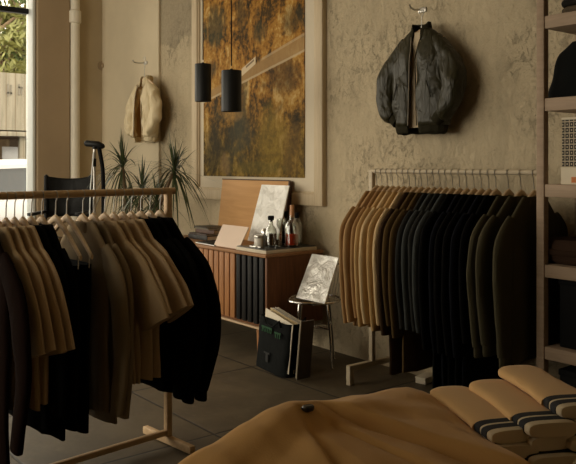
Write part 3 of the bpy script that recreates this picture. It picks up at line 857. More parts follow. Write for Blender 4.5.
# ------------------------------------------------------------------ pendant lamps
def pendant(px, y0, y1, D, dia, label):
    p = atD(px, (y0+y1)/2, D); hgt = (y1-y0)/F*D
    t = thing('pendant_lamp', label, 'lamp', (p.x, p.y, ZC), 0, 'black pendant lamps')
    zc = p.z-ZC
    r = dia/2
    MB().lathe([(r*.6, zc+hgt/2), (r*.97, zc+hgt/2-.001), (r, zc+hgt/2-.006), (r, zc-hgt/2), (r-.006, zc-hgt/2), (r-.006, zc+hgt/2-.02), (.02, zc+hgt/2-.02)], seg=36).build('lamp_shade', M['black_metal'], t)
    MB().tube([(0, 0, 0), (0, 0, zc+hgt/2+.03)], .004, 8).build('cord', M['black_matte'], t)
    MB().lathe([(.006, zc+hgt/2+.012), (.010, zc+hgt/2+.008), (.012, zc+hgt/2-.002)]).build('cord_cap', M['black_metal'], t)
    MB().lathe([(.03, zc+hgt/2-.02), (.03, zc+.02), (.045, zc-.02), (.05, zc-.06), (.03, zc-.09), (.004, zc-.1)]).build('bulb', simple('frosted_bulb', (.7, .68, .6), .4), t)
    MB().lathe([(.055, -.022), (.06, -.018), (.06, 0)]).build('ceiling_rose', M['black_metal'], t)
pendant(203, 64, 101.5, 5.4, .118, 'black cylinder pendant lamp overlapping the left edge of the framed print')
pendant(231.5, 70.5, 111.5, 4.9, .132, 'black cylinder pendant lamp hanging lower in front of the framed print')

# ------------------------------------------------------------------ sideboard
corner = atD(266, 364, 4.93); corner.z = 0
SX1, SY0 = corner.x, corner.y
SX0 = SX1-1.55; SZ = 1.3-(255-165)/F*4.93; SZB = 1.3-(329.5-165)/F*4.93
SD = -SY0-.06
def sideboard():
    t = thing('wooden_sideboard', 'low walnut sideboard with slatted front under the framed print', 'sideboard', (SX1, SY0, 0))
    W = SX1-SX0; D = SD
    MB().box((-W/2, D/2, SZ-.011), (W+.006, D+.01, .022), .004).build('top', M['walnut_top'], t)
    MB().box((-.011, D/2+.004, (SZ-.022+SZB)/2), (.022, D-.008, SZ-.022-SZB), .003).build('side_panel', M['walnut'], t)
    MB().box((-W+.011, D/2+.004, (SZ-.022+SZB)/2), (.022, D-.008, SZ-.022-SZB), .003).build('side_panel', M['walnut'], t)
    MB().box((-W/2, D-.01, (SZ-.022+SZB)/2), (W-.044, .016, SZ-.022-SZB)).build('back_panel', M['walnut'], t)
    MB().box((-W/2, D/2, SZB+.012), (W-.044, D-.03, .024), .003).build('bottom_panel', M['walnut'], t)
    MB().box((-W/2, .004, SZB-.006), (W, .03, .014), .003).build('slat_glint_strip', simple('glint_paint', (.50, .36, .22), .5), t)  # pale colour painted in for light catching the slat bottom ends
    xs = onY(235, 280, SY0).x-SX1
    z0, z1 = SZB+.016, SZ-.026
    def slats(name, a, b, m, mb_, pitch, w):
        back = MB().box(((a+b)/2, .028, (z0+z1)/2), (b-a, .012, z1-z0)).build(name, mb_, t, smooth=False)
        sm = MB(); k = int((b-a)/pitch)
        for i in range(k): sm.box((a+(i+.5)*(b-a)/k, .012, (z0+z1)/2), (w, .02, z1-z0), .004)
        sm.build('slats', m, back)
    dk = simple('ebonised_wood', (.006, .005, .004), .6, spec=.2); 
    slats('dark_slatted_door', xs, -.024, dk, simple('door_recess', (.004, .003, .003), .9), .066, .046)
    slats('walnut_slatted_door', xs-.62, xs-.004, M['walnut_slat'], M['walnut'], .062, .055)
    slats('walnut_slatted_door', -W+.024, xs-.624, M['walnut_slat'], M['walnut'], .062, .055)
    for x in (-.15, -W+.15):
        for y in (.06, D-.06):
            sx = .03 if x > -.5 else -.03
            MB().tube([(x+sx, y+(-.025 if y < .1 else .025), 0), (x, y, SZB)], [.012, .024], 14).build('leg', M['walnut_slat'], t)
sideboard()
# things on the sideboard
TZ = SZ
def onTop(px, py): return onZ(px, py, TZ)
# tan wooden board leaning on the wall
def leaning(name, label, cat, x0, x1, hgt, yb, yt, m, th=.02, edge=None, z0=None):
    z0 = TZ if z0 is None else z0
    dy = yt-yb; a = math.atan2(dy, hgt)
    Lh = math.hypot(hgt, dy)
    t = thing(name, label, cat, ((x0+x1)/2, yb, z0))
    rot = Matrix.Rotation(-a, 3, 'X')
    ctr = rot @ Vector((0, th/2, Lh/2)); dz = -(rot @ Vector((0, th, 0))).z if a > 0 else 0
    MB().box(ctr+Vector((0, 0, max(0, dz))), (x1-x0, th, Lh), .002, rot).build('panel', m, t)
    return t, rot, Lh
yb_ = -.13
ll = onY(222, 179.5, -.06); lr = onY(288.5, 183, -.06)
t, rot, Lh = leaning('wooden_board', 'large tan wooden board leaning on the wall behind the silver sleeve', 'board', ll.x, lr.x, ll.z-TZ, -.11, -.055, M['tan_board'], .018)
MB().box(rot @ Vector(((lr.x-ll.x)/2+.009, .010, Lh/2-.002))+Vector((0, 0, .004)), (.016, .034, Lh), .002, rot).build('edge_strip', M['dark_edge'], t)
MB().box(rot @ Vector((0, .006, Lh+.004)), (lr.x-ll.x, .026, .008), .002, rot).build('edge_strip', M['dark_edge'], t)
# silver sleeve
tl = onY(262, 185, -.19); tr_ = onY(288, 186.5, -.19)
def sleeve_card(name, label, cat, bl, br, tl, tr, th, m, emb=None):
    """a record sleeve given by four world corners (made planar), with real thickness"""
    bl, br, tl, tr = map(Vector, (bl, br, tl, tr))
    c = (bl+br)/2
    t = thing(name, label, cat, c)
    nrm = (br-bl).cross(tl-bl).normalized()
    mb = MB(); nx, nz = 14, 14; fr, bk = [], []
    for j in range(nz+1):
        v = j/nz; a = bl.lerp(tl, v); b = br.lerp(tr, v)
        rowf, rowb = [], []
        for i in range(nx+1):
            p = a.lerp(b, i/nx)-c
            e = noise.noise(p*22)*.006 if emb else 0
            ed = min(1, 4*min(i/nx, 1-i/nx, v, 1-v)+.0)
            rowf.append(p+nrm*(th*.5+e*ed)); rowb.append(p-nrm*th*.5)
        fr.append(rowf); bk.append(rowb)
    mb.quadstrip(fr); mb.quadstrip(bk)
    ring = lambda rows: rows[0]+[r[-1] for r in rows[1:]]+list(reversed(rows[-1]))[1:]+[r[0] for r in reversed(rows)][1:-1]
    mb.loft([ring(fr), ring(bk)], True, False, False)
    bmesh.ops.remove_doubles(mb.bm, verts=mb.bm.verts[:], dist=1e-5)
    mb.build('sleeve_panel', m, t)
    return t
def slv(name, label, cat, pbl, pbr, ptl, ptr, yb, yt, th, m, emb=None, zb=None):
    bl = onY(*pbl, yb); br = onY(*pbr, yb); z = zb if zb is not None else TZ+.004
    bl.z = br.z = z
    tl = onY(*ptl, yt); tr = onY(*ptr, yt); zz = (tl.z+tr.z)/2; tl.z = tr.z = zz
    return sleeve_card(name, label, cat, bl, br, tl, tr, th, m, emb)
TRZ = TZ+.034
# blush sleeve leaning, lower edge at the front edge of the top
slv('record_sleeve', 'pale blush square record sleeve leaning at the front of the sideboard', 'record', (214, 248), (239, 252), (223, 224), (249, 228), SY0+.03, SY0+.16, .006, M['blush'])
# tray with low sides
def tray():
    a = onZ(236, 247.5, TRZ); b = onZ(312, 241, TRZ); 
    x0, x1 = onY(234, 250, SY0+.02).x+.03, SX1-.02
    y0, y1 = SY0+.015, SY0+.46
    t = thing('serving_tray', 'dark tray with pale rim carrying the bottles on the sideboard', 'tray', ((x0+x1)/2, (y0+y1)/2, TZ))
    w, d = x1-x0, y1-y0
    MB().box((0, 0, .012), (w, d, .024), .004).build('tray_base', simple('grey_board', (.55, .48, .36), .6), t)
    MB().box((0, 0, .027), (w-.012, d-.012, .006), .002).build('tray_top', simple('dark_tray', (.03, .03, .028), .35), t)
    return x0, x1, y0, y1
tx0, tx1, ty0, ty1 = tray()
TRZ = TZ+.030
def put_on_tray(px, y, ): p = onY(px, 240, y); return p.x
# silver sleeve standing behind the tray
slv('record_sleeve', 'crinkled silver foil record sleeve leaning against the tan board', 'record', (248, 236), (277, 236), (262, 184.5), (289.5, 186), -.30, -.145, .008, M['foil'], True, TRZ+.003)
# white card/booklet between
def bottle(name, label, px, yy, prof, m, cat='bottle', cap=None, liquid=None, extra=None):
    x = onY(px, 240, yy).x
    t = thing(name, label, cat, (x, yy, TRZ))
    MB().lathe(prof, seg=24).build('glass_body', m, t)
    if liquid:
        MB().lathe(liquid[0], seg=24).build('liquid', liquid[1], t)
    if cap: MB().lathe(cap[0], seg=18).build('cap' if len(cap) < 3 else cap[2], cap[1], t)
    return t
k_ = 4.95/F
# decanter with black stopper (px 272)
bottle('glass_decanter', 'clear glass decanter with black stopper on the tray', 271, SY0+.17,
       [(.036, 0), (.040, .004), (.040, .10), (.034, .125), (.015, .15), (.013, .18), (.010, .18), (.012, .15), (.031, .122), (.037, .1), (.037, .008), (.002, .006)], M['glass'],
       cap=([(.011, .172), (.012, .181), (.021, .182), (.023, .205), (.019, .212), (.002, .213)], M['black_matte'], 'stopper'),
       liquid=([(.002, .008), (.035, .009), (.036, .05), (.035, .0905), (.002, .091)], M['amber_liquid']))
bottle('liquor_bottle', 'clear bottle of red liquor with a tall cork on the tray', 292, SY0+.29,
       [(.046, 0), (.05, .006), (.05, .14), (.04, .165), (.018, .185), (.016, .215), (.012, .215), (.014, .185), (.037, .162), (.046, .138), (.046, .01), (.002, .008)], M['glass'],
       cap=([(.0135, .20), (.0135, .216), (.016, .218), (.015, .285), (.002, .286)], simple('copper_cork', (.50, .24, .10), .4), 'cork'),
       liquid=([(.002, .011), (.044, .012), (.0455, .03), (.045, .0895), (.002, .09)], M['red_liquid']))
bottle('shot_glass', 'small glass with dark drink standing in front of the tray bottles', 277, SY0+.19,
       [(.020, 0), (.026, .004), (.030, .09), (.027, .09), (.024, .012), (.002, .010)], M['glass'], 'glass',
       liquid=([(.002, .013), (.0235, .014), (.025, .05), (.002, .0505)], M['amber_liquid']))
bottle('wine_glass', 'stemmed clear glass behind the decanter on the tray', 281.5, SY0+.30,
       [(.034, 0), (.034, .003), (.005, .008), (.004, .09), (.02, .105), (.036, .14), (.034, .185), (.032, .185), (.034, .14), (.018, .108), (.002, .102)], M['glass'], 'glass')
bottle('dark_bottle', 'slim dark bottle behind the red liquor bottle', 286, SY0+.40,
       [(.030, 0), (.033, .005), (.033, .13), (.014, .17), (.012, .21), (.014, .212), (.014, .225), (.002, .226)], simple('dark_glass', (.02, .022, .018), .08),
       cap=([(.0145, .19), (.0155, .192), (.0155, .228), (.002, .230)], M['black_matte']))
bottle('square_bottle', 'tall clear bottle with black cap at the right of the tray', 297, SY0+.40,
       [(.034, 0), (.038, .005), (.038, .15), (.014, .185), (.013, .2), (.010, .2), (.012, .182), (.034, .148), (.034, .01), (.002, .008)], M['glass'],
       cap=([(.0135, .188), (.015, .19), (.015, .225), (.002, .226)], M['black_matte']))
x = onY(259, 240, SY0+.10).x
t = thing('glass_jar', 'small white lidded jar at the left end of the tray', 'jar', (x, SY0+.10, TRZ))
MB().lathe([(.030, 0), (.033, .004), (.033, .055), (.030, .06), (.002, .06)]).build('jar_body', simple('white_ceramic', (.72, .68, .6), .2), t)
MB().lathe([(.034, .06), (.035, .062), (.035, .076), (.032, .080), (.002, .080)]).build('lid', M['steel'], t)
x = onY(265, 240, SY0+.19).x
t = thing('metal_shaker', 'dull metal shaker between the jar and the decanter', 'shaker', (x, SY0+.19, TRZ))
MB().lathe([(.024, 0), (.026, .004), (.029, .085), (.002, .085)]).build('shaker_body', M['steel'], t)
MB().lathe([(.0295, .085), (.029, .10), (.016, .118), (.002, .12)]).build('shaker_lid', M['chrome'], t)
t = thing('bottle_opener', 'flat bright bar tool lying at the front of the tray', 'bottle opener', (onY(281, 247, SY0+.2).x-.10, SY0+.06, TRZ), R(6))
MB().box((0, 0, .004), (.11, .02, .008), .003).build('handle', M['chrome'], t)
MB().tube([(.055, 0, .004), (.07, .012, .004), (.085, 0, .004), (.07, -.012, .004), (.055, 0, .004)], .004, 8).build('opener_ring', M['chrome'], t)
# books / records at the left end
BOOKS = [(.034, .30, .23, (.012, .011, .010), 'black hardcover book at the bottom of the sideboard pile'),
         (.014, .27, .22, (.05, .03, .022), 'thin dark brown book second from the bottom of the sideboard pile'),
         (.030, .24, .20, (.12, .065, .045), 'thick reddish brown book in the middle of the sideboard pile'),
         (.012, .25, .19, (.19, .16, .115), 'thin grey book near the top of the sideboard pile'),
         (.010, .22, .17, (.06, .05, .035), 'thin dark booklet on top of the sideboard pile')]
def book(loc, th, w, d, c, label, rz, group, name='hardcover_book'):
    t = thing(name, label, 'book', loc, rz, group)
    m = simple('cover', c, .5, var=.1)
    MB().box((0, 0, th/2), (w-.008, d-.008, th-.006)).build('pages', M['paper'], t, smooth=False)
    cv = MB()
    cv.box((0, 0, .0015), (w, d, .003), .001); cv.box((0, 0, th-.0015), (w, d, .003), .001); cv.box((0, -d/2+.0015, th/2), (w, .003, th), .001)
    cv.build('cover', m, t)
bz = TZ; bpx = onY(206, 240, SY0+.27)
rb = random.Random(4)
for th, w, d, c, lb in BOOKS:
    book((bpx.x+rb.uniform(-.02, .02), SY0+.33+rb.uniform(-.02, .02), bz), th, w, d, c, lb, R(rb.uniform(-9, 9)), 'books piled on the sideboard'); bz += th
p = onZ(207, 245, TZ)
t = thing('dark_record_sleeve', 'dark record sleeve with pale edge lying flat before the book pile', 'record', (p.x-.03, SY0+.115, TZ), R(-4))
MB().box((0, 0, .005), (.30, .16, .010), .001).build('sleeve_panel', M['black_metal'], t)
MB().box((0, -.0815, .004), (.29, .003, .006)).build('record_edge', M['white_trim'], t)

# ------------------------------------------------------------------ wire chair with silver sleeve
CH = Vector((-3.72, -.33, 0))
def wire_chair():
    t = thing('wire_chair', 'chrome wire chair between the sideboard and the wall rack', 'chair', CH, R(45))
    zs = .425; r = .17
    def rim(z, s=1., n=28): return [(r*s*1.0*sgnpow(math.cos(2*math.pi*k/n), .8), r*s*sgnpow(math.sin(2*math.pi*k/n), .8), z) for k in range(n+1)]
    MB().tube(rim(zs), .008, 8, False).build('seat_rim', M['chrome'], t)
    ms = MB()
    for k in range(-5, 6):
        a = k*.032; b = math.sqrt(max(0, r*r-a*a))
        ms.tube([(a, -b, zs), (a, 0, zs-.012), (a, b, zs)], .002, 5); ms.tube([(-b, a, zs), (0, a, zs-.012), (b, a, zs)], .002, 5)
    ms.build('seat_mesh', M['chrome'], t)
    for sx in (-1, 1):
        for sy in (-1, 1):
            MB().tube([(sx*.09, sy*.09, zs-.005), (sx*.11, sy*.11, .2), (sx*.122, sy*.122, .008), (sx*.128, sy*.122, .004)], .007, 8).build('leg', M['chrome'], t)
    MB().tube([(-.105, -.105, .24), (.105, .105, .24)], .005, 6).build('stretcher', M['chrome'], t)
    MB().tube([(-.105, .105, .25), (.105, -.105, .25)], .005, 6).build('stretcher', M['chrome'], t)
    RB = Matrix.Rotation(R(-45), 3, 'Z')
    bk = MB().tube([RB @ Vector(p_) for p_ in ((-.13, .12, zs), (-.14, .16, zs+.14), (-.11, .18, zs+.22), (.11, .18, zs+.22), (.14, .16, zs+.14), (.13, .12, zs))], .007, 8).build('back_frame', M['chrome'], t)
    bm_ = MB()
    for k in range(-4, 5): bm_.tube([RB @ Vector(p_) for p_ in ((k*.026, .125, zs), (k*.027, .162, zs+.14), (k*.024, .18, zs+.22))], .002, 5)
    bm_.build('back_wires', M['chrome'], bk)
wire_chair()
slv('record_sleeve', 'crinkled silver foil record sleeve propped up on the wire chair', 'record', (296.5, 300), (325, 306.5), (312.5, 255), (339, 257), CH.y-.11, CH.y+.06, .010, M['foil2'], True, .438)

# ------------------------------------------------------------------ tote of records
LEAN = .16
def tote():
    pf = onZ(253, 367, 0); pr = onZ(291, 379.5, 0)
    x0, x1 = pf.x, pr.x; y0 = (pf.y+pr.y)/2; w = x1-x0+.01; d = .17; hgt = .335
    t = thing('record_tote', 'black tote bag with green print holding records beside the sideboard', 'bag', ((x0+x1)/2-.022, y0+d/2, 0), R(-6))
    mb = MB(); lo = []
    def ring(hw, hd, z, n=36, sag=0):
        return [(hw*sgnpow(math.cos(2*math.pi*k/n), .35), hd*sgnpow(math.sin(2*math.pi*k/n), .35), z-sag*(math.cos(2*math.pi*k/n*2)*.5-.5)*-1) for k in range(n)]
    for i in range(13):
        v = i/12; lo.append(ring(w/2*(1+.03*v), d/2*(1-.05*v+.05*math.sin(v*3.1)), hgt*v))
    for i in range(8):
        v = 1-i/7*.9; lo.append(ring(w/2*(1+.03*v)-.008, d/2*(1-.05*v)-.008, max(.03, hgt*v)))
    mb.loft(lo, True, True, True); mb.jitter(.008, 12, 4)
    for v in mb.bm.verts:
        v.co.z = max(v.co.z, .002); v.co.x += LEAN*v.co.z
    mb.build('bag_body', M['tote'], t)
    for s in (-1, 1):
        MB().tube([(x_+LEAN*z_, y_, z_) for x_, y_, z_ in ((-w*.25, s*d*.5, hgt-.03), (-w*.24, s*(d*.5+.012), hgt+.01), (-w*.1, s*(d*.52+.02), hgt-.03), (w*.1, s*(d*.52+.02), hgt-.035), (w*.24, s*(d*.5+.012), hgt+.01), (w*.25, s*d*.5, hgt-.03))], .006, 8).build('strap', M['tote'], t)
    y = -d/2-.012
    rt = random.Random(6)
    for (cx, cz, ww, n_) in ((-.045, hgt*.84, .125, 6), (.085, hgt*.80, .07, 3)):
        gm = MB()
        gm.box((cx+LEAN*cz, y, cz), (ww, .004, .011))
        for k in range(n_):
            xx = cx+LEAN*cz+(k-(n_-1)/2)*ww/n_
            gm.box((xx, y, cz-.016-rt.uniform(0, .004)), (ww/n_*.45, .004, .026), 0, Matrix.Rotation(rt.uniform(-.4, .4), 3, 'Y'))
        gm.build('printed_text', M['green_ink'], t, smooth=False)
    gm = MB(); cz = hgt*.36
    gm.box((-.02+LEAN*cz, y, cz), (.07, .004, .010)).box((-.02+LEAN*cz, y, cz-.03), (.028, .004, .05))
    gm.build('printed_mark', M['grey_ink'], t, smooth=False)
    # records standing in the bag
    rb = random.Random(2)
    cols = [(.62, .55, .43), (.15, .12, .09), (.55, .42, .22), (.70, .66, .58), (.30, .26, .2), (.6, .52, .4)]
    side = ['foremost', 'second', 'third', 'fourth', 'fifth', 'rearmost']
    cn = ['cream', 'dark brown', 'straw yellow', 'white', 'grey brown', 'pale beige']
    for k in range(6):
        q = thing('boxed_record', '%s record sleeve, %s of the records in the black tote' % (cn[k], side[k]), 'record', (t.location.x, t.location.y-d/2+.025+k*.020, .03), R(-6), 'records in the tote')
        MB().box((.165*LEAN+.012+rb.uniform(-.006, .02), 0, .172+rb.uniform(-.004, .006)), (w-.06, .006, .315), .001, Matrix.Rotation(math.atan(LEAN), 3, 'Y')).build('sleeve_panel', simple('card', cols[k], .7), q)
    return x1, y0
tx, ty = tote()
t = thing('leaning_board', 'thin grey board leaning upright at the right of the black tote', 'board', (tx+.050, ty+.06, 0), R(0))
rot = Matrix.Rotation(R(7), 3, 'Y')
MB().box(Vector((0, 0, 0))+rot @ Vector((0, 0, .185))+Vector((0, 0, .003)), (.012, .10, .36), .002, rot).build('panel', simple('grey_card', (.06, .05, .038), .8), t)
MB().box(rot @ Vector((0, -.053, .195))+Vector((0, 0, .003)), (.014, .006, .36), .001, rot).build('edge_strip', simple('dull_edge', (.20, .165, .11), .8), t)

# ------------------------------------------------------------------ plant
def plant():
    b = Vector((-6.05, -.46, 0))
    t = thing('potted_dracaena', 'tall spiky leaved potted plant with three heads by the back wall', 'plant', b)
    pot = MB().lathe([(.12, 0), (.13, .005), (.165, .28), (.175, .285), (.175, .31), (.16, .31), (.15, .26), (.002, .26)], seg=32).build('pot', M['terracotta'], t)
    MB().lathe([(.148, .262), (.10, .272), (.002, .274)], seg=20).build('soil', M['soil'], pot)
    rnd = random.Random(11)
    heads = [(122.5, 166, 84, .36), (142, 190, 60, .28), (157, 200, 64, .30), (174.5, 170, 84, .36), (130, 202, 54, .28)]
    for i, (px, py, nl, ln) in enumerate(heads):
        p = onY(px, py, b.y+rnd.uniform(-.08, .05))-b
        MB().tube([(rnd.uniform(-.05, .05), rnd.uniform(-.05, .05), .26), (p.x*.45, p.y*.5, .26+(p.z-.26)*.5), (p.x*.95, p.y, p.z-.04), p], [.02, .017, .015, .010], 8).build('stem', M['stem'], t)
        lf = MB()
        for k in range(nl):
            az = rnd.uniform(0, 6.283); el = R(rnd.uniform(-38, 88)) if k > 8 else R(rnd.uniform(60, 90))
            L = ln*rnd.uniform(.8, 1.3); droop = rnd.uniform(.3, 1.2)*(.4+math.cos(el))
            w0 = rnd.uniform(.0035, .0065)
            rows = []
            st = p+Vector((0, 0, rnd.uniform(-.06, .03)))
            for j in range(8):
                v = j/7
                rr = L*v*math.cos(el); zz = L*v*math.sin(el)-droop*L*v*v*.75
                c = st+Vector((rr*math.cos(az), rr*math.sin(az), zz))
                if c.y+b.y > -.05: c.y = -.05-b.y-.01*v
                sd = Vector((-math.sin(az), math.cos(az), 0))*w0*(1-v**2.2)*(.6+.9*min(1, v*3))+Vector((0, 0, 0.0002))
                rows.append([c-sd, c+Vector((0, 0, -w0*.35*(1-v))), c+sd])
            lf.quadstrip(rows)
        lf.build('leaf_crown', M['leaf'], t, recalc=False)
plant()

# ------------------------------------------------------------------ tall director chair
def dchair():
    D = 6.55
    a = atD(45.5, 176, D); b_ = atD(90.5, 180, D)
    c = (a+b_)/2; ztop = a.z
    w = (b_-a); w.z = 0; W = w.length; ang = math.atan2(w.y, w.x)
    t = thing('tall_director_chair', 'tall black leather director chair standing before the brown side wall', 'chair', (c.x, c.y, 0), ang)
    seat = ztop-.50
    fm = M['black_metal']
    for s in (-1, 1):
        bp = MB().tube([(s*W/2, 0, seat-.02), (s*W/2, .02, ztop-.03), (s*W/2, .022, ztop+.012)], [.013, .013, .011], 10).build('back_post', fm, t)
        MB().box((s*W/2, -.20, seat+.19), (.05, .40, .025), .006).build('armrest', fm, t)
        MB().tube([(s*W/2, -.37, seat+.18), (s*W/2, -.37, seat)], .012, 8).build('arm_post', fm, t)
        MB().tube([(s*W/2, -.4, .05), (s*W/2, .02, .05)], .013, 8).build('base_rail', fm, t)
        for y in (-.36, 0):
            MB().tube([(s*W/2, y, .0), (s*W/2, y, .05), (-s*W/2*.96, y+s*.012, seat-.02)], .012, 8).build('leg', fm, t)
    MB().tube([(-W/2, -.36, .3), (W/2, -.36, .3)], .011, 8).build('footrest', fm, t)
    mb = MB(); rows = []
    for i in range(25):
        u = -1+2*i/24; x = u*W/2
        sag = .022*(1-u*u)
        row = []
        for j in range(14):
            v = j/13; z = ztop-.36+.36*v-(sag if v > .5 else -sag*.2)*(2*v-1 if v > .5 else 1)
            y = .012+.05*(1-u*u)+.008*noise.noise(Vector((u*4, v*5, 3)))
            row.append((x, y, z))
        rows.append(row)
    mb.quadstrip(rows).build('back_sling', M['leather'], t, solid=.008)
    for s in (-1, 1):
        MB().tube([(s*W/2, .016, ztop-.365), (s*W/2, .02, ztop-.18), (s*W/2, .022, ztop+.004)], .021, 10).build('sling_pocket', M['leather'], t)
    mb = MB(); rows = []
    for i in range(21):
        u = -1+2*i/20
        rows.append([(u*W/2, -.38+.38*j/8, seat-.04*(1-u*u)) for j in range(9)])
    mb.quadstrip(rows).build('seat_sling', M['leather'], t, solid=.01)
dchair()
# ------------------------------------------------------------------ garment steamer
def steamer():
    D = 5.55
    p = atD(94.5, 145, D)
    t = thing('garment_steamer', 'garment steamer with black head on a slim pole beside the black chair', 'steamer', (p.x, p.y, 0), YAW*0+R(51))
    zt_ = p.z
    MB().lathe([(.13, .02), (.15, .03), (.15, .12), (.11, .20), (.05, .23), (.002, .232)], seg=28).build('water_tank', M['black_metal'], t)
    for s in (-1, 1):
        MB().tube([(s*.10-.015, -.1, .03), (s*.10+.015, -.1, .03)], .03, 14).build('wheel', M['car_rubber'], t)
        MB().tube([(s*.10-.015, .1, .03), (s*.10+.015, .1, .03)], .03, 14).build('wheel', M['car_rubber'], t)
    MB().tube([(0, 0, .22), (0, 0, .8), (0, 0, zt_-.02)], [.012, .011, .009], 10).build('pole', M['steel'], t)
    MB().tube([(-.002, 0, zt_-.16), (-.002, 0, zt_-.10)], .016, 10).build('pole_clamp', M['black_metal'], t)
    hd = MB().tube([(-.075, 0, zt_+.012), (-.06, 0, zt_+.012), (.03, 0, zt_+.004), (.065, 0, zt_-.012), (.075, 0, zt_-.015)], [.012, .024, .024, .019, .008], 14).build('steam_head', M['black_metal'], t)
    MB().tube([(0, 0, zt_-.03), (0, 0, zt_+.005)], .018, 10).build('head_holder', M['black_metal'], t)
    pts = [(.03, 0, zt_-.01), (.045, 0, zt_-.08), (.062, .0, zt_-.2), (.066, .0, zt_-.42), (.06, .02, zt_-.7), (.10, .03, .5), (.09, .03, .24), (.06, .03, .2)]
    q = []
    P = [Vector(a) for a in pts]
    for i in range(len(P)-1):
        for k in range(5):
            tt = k/5; p0, p1, p2, p3 = P[max(i-1, 0)], P[i], P[i+1], P[min(i+2, len(P)-1)]
            q.append(.5*((2*p1)+(-p0+p2)*tt+(2*p0-5*p1+4*p2-p3)*tt*tt+(-p0+3*p1-3*p2+p3)*tt**3))
    MB().tube(q, .0155, 10).build('hose', M['black_matte'], t)
    cd = [(.0, -.02, zt_-.05), (-.022, -.02, zt_-.3), (-.03, -.02, zt_-.5), (-.01, -.03, zt_-.75), (-.03, -.03, .3)]
    MB().tube(cd, .005, 6).build('cord', M['white_trim'], t)
steamer()

# ------------------------------------------------------------------ shelf
SHX = onY(540, 150, -.40).x; SHY = -.40
def shelf():
    D0 = proj((SHX, SHY, 1.3))[2]
    zs = [1.3+(165-y)/F*D0 for y in (23, 105, 190.5, 270.5, 352)]
    W = 1.15; dep = .36
    t = thing('open_shelf', 'tall open wooden shelf unit at the right edge', 'shelf', (SHX, SHY, 0))
    th = .060
    pw = .040
    for x in (0, W):
        for y in (.02, dep-.01):
            MB().box((x, y, 1.22), (pw, pw, 2.44), .003).build('post', M['shelf_wood'], t)
    lst = [.06]+[zs[4], zs[3], zs[2], zs[1], zs[0], 2.38]
    for z in lst:
        MB().box((W/2, dep/2+.002, z), (W-pw+.002 if False else W-.041, dep-.004, th), .004).build('shelf_board', M['shelf_wood'], t)
    return zs, th, W, dep
zs, th_, SW, SDp = shelf()
def shelf_z(i): return zs[i]+th_/2
# dark folded clothes on the top visible shelf
x_ = onY(560, 10, SHY+.06).x
rs_ = random.Random(8)
z = shelf_z(0)
FC = [((.10, .075, .05), 'brown'), ((.022, .02, .018), 'black'), ((.07, .062, .05), 'dark grey'), ((.018, .016, .015), 'inky black')]
for i, (c, nm) in enumerate(FC):
    hgt = .036
    t = thing('folded_sweater', '%s folded sweater, %s in the pile on the upper right shelf' % (nm, ['lowest', 'second from the bottom', 'third from the bottom', 'topmost'][i]), 'folded clothes', (x_+.16+rs_.uniform(-.01, .01), SHY+.18, z), R(rs_.uniform(-3, 3)), 'folded clothes on the upper shelf')
    lo = []
    mb = MB()
    for k in range(7):
        v = k/6; b = math.sin(math.pi*v)**.5
        lo.append([((.15+.012*b)*sgnpow(math.cos(2*math.pi*q/40), .4), (.13+.014*b)*sgnpow(math.sin(2*math.pi*q/40), .4), hgt*v) for q in range(40)])
    mb.loft(lo); mb.build('folded_body', fabric(c), t)
    MB().box((0, -.125, hgt*.5), (.24, .036, hgt*.3), .004).build('fold_layer', fabric([k*.8 for k in c]), t)
    z += hgt+.001
# black bag on the second shelf
x_ = onY(558, 98, SHY+.08).x
t = thing('black_bag', 'black soft bag slumped on the second shelf at the right edge', 'bag', (x_+.135, SHY+.18, shelf_z(1)))
mb = MB(); lo = []
for k in range(16):
    v = k/15; hw = .225*(1-.35*v**2.2)*(1-.18*max(0, v-.8)*5); hd = .13*(1-.35*v)
    lo.append([(hw*sgnpow(math.cos(2*math.pi*q/36), .7)+.02*v, hd*sgnpow(math.sin(2*math.pi*q/36), .8), .27*v) for q in range(36)])
mb.loft(lo).jitter(.012, 9, 3)
for v in mb.bm.verts: v.co.z = max(0.002, v.co.z)
mb.build('bag_body', M['tote'], t)
MB().tube([(-.06, -.02, .255), (-.05, -.02, .31), (.0, -.02, .335), (.06, -.02, .31), (.08, -.02, .255)], .010, 8).build('strap', M['tote'], t)
# patterned box on the third shelf with books beneath
def patt():
    t = NT('patterned_card'); o = t.xyz(t.co())
    a = t.mth('FRACT', t.mth('ADD', t.mth('MULTIPLY', o[0], 1/.022), 100)); b = t.mth('FRACT', t.mth('ADD', t.mth('MULTIPLY', o[2], 1/.026), 100))
    da = t.mth('ABSOLUTE', t.mth('SUBTRACT', a, .5)); db = t.mth('ABSOLUTE', t.mth('SUBTRACT', b, .5))
    mx = t.mth('MAXIMUM', da, db)
    sq = t.mth('MULTIPLY', t.step(mx, .44, .38), t.step(mx, .10, .17))
    c = t.mix(sq, (.50, .42, .30), (.028, .024, .018)); t.color(c).rough(.8); return t.m
pm = patt()
x_ = onY(563, 150, SHY+.05).x
z0 = shelf_z(2)
p0 = 1.3+(165-167)/F*3.6; p1 = 1.3+(165-121.5)/F*3.6
t = thing('pale_storage_box', 'pale low box under the patterned box on the right shelf', 'box', (x_+.17, SHY+.14, z0))
MB().box((0, 0, (p0-z0)/2), (.34, .22, p0-z0), .003).build('box_base', M['paper'], t)
MB().box((-.09, -.1105, .022), (.05, .003, .026)).build('orange_label', simple('orange_card', (.55, .18, .05), .7), t)
t = thing('patterned_box', 'upright box with dark square pattern on the right shelf', 'box', (x_+.17, SHY+.14, p0+.001))
MB().box((0, 0, (p1-p0)/2), (.34, .20, p1-p0), .003).build('box_base', pm, t, smooth=False)
MB().box((0, 0, p1-p0+.004), (.344, .204, .012), .003).build('lid', M['paper'], t)
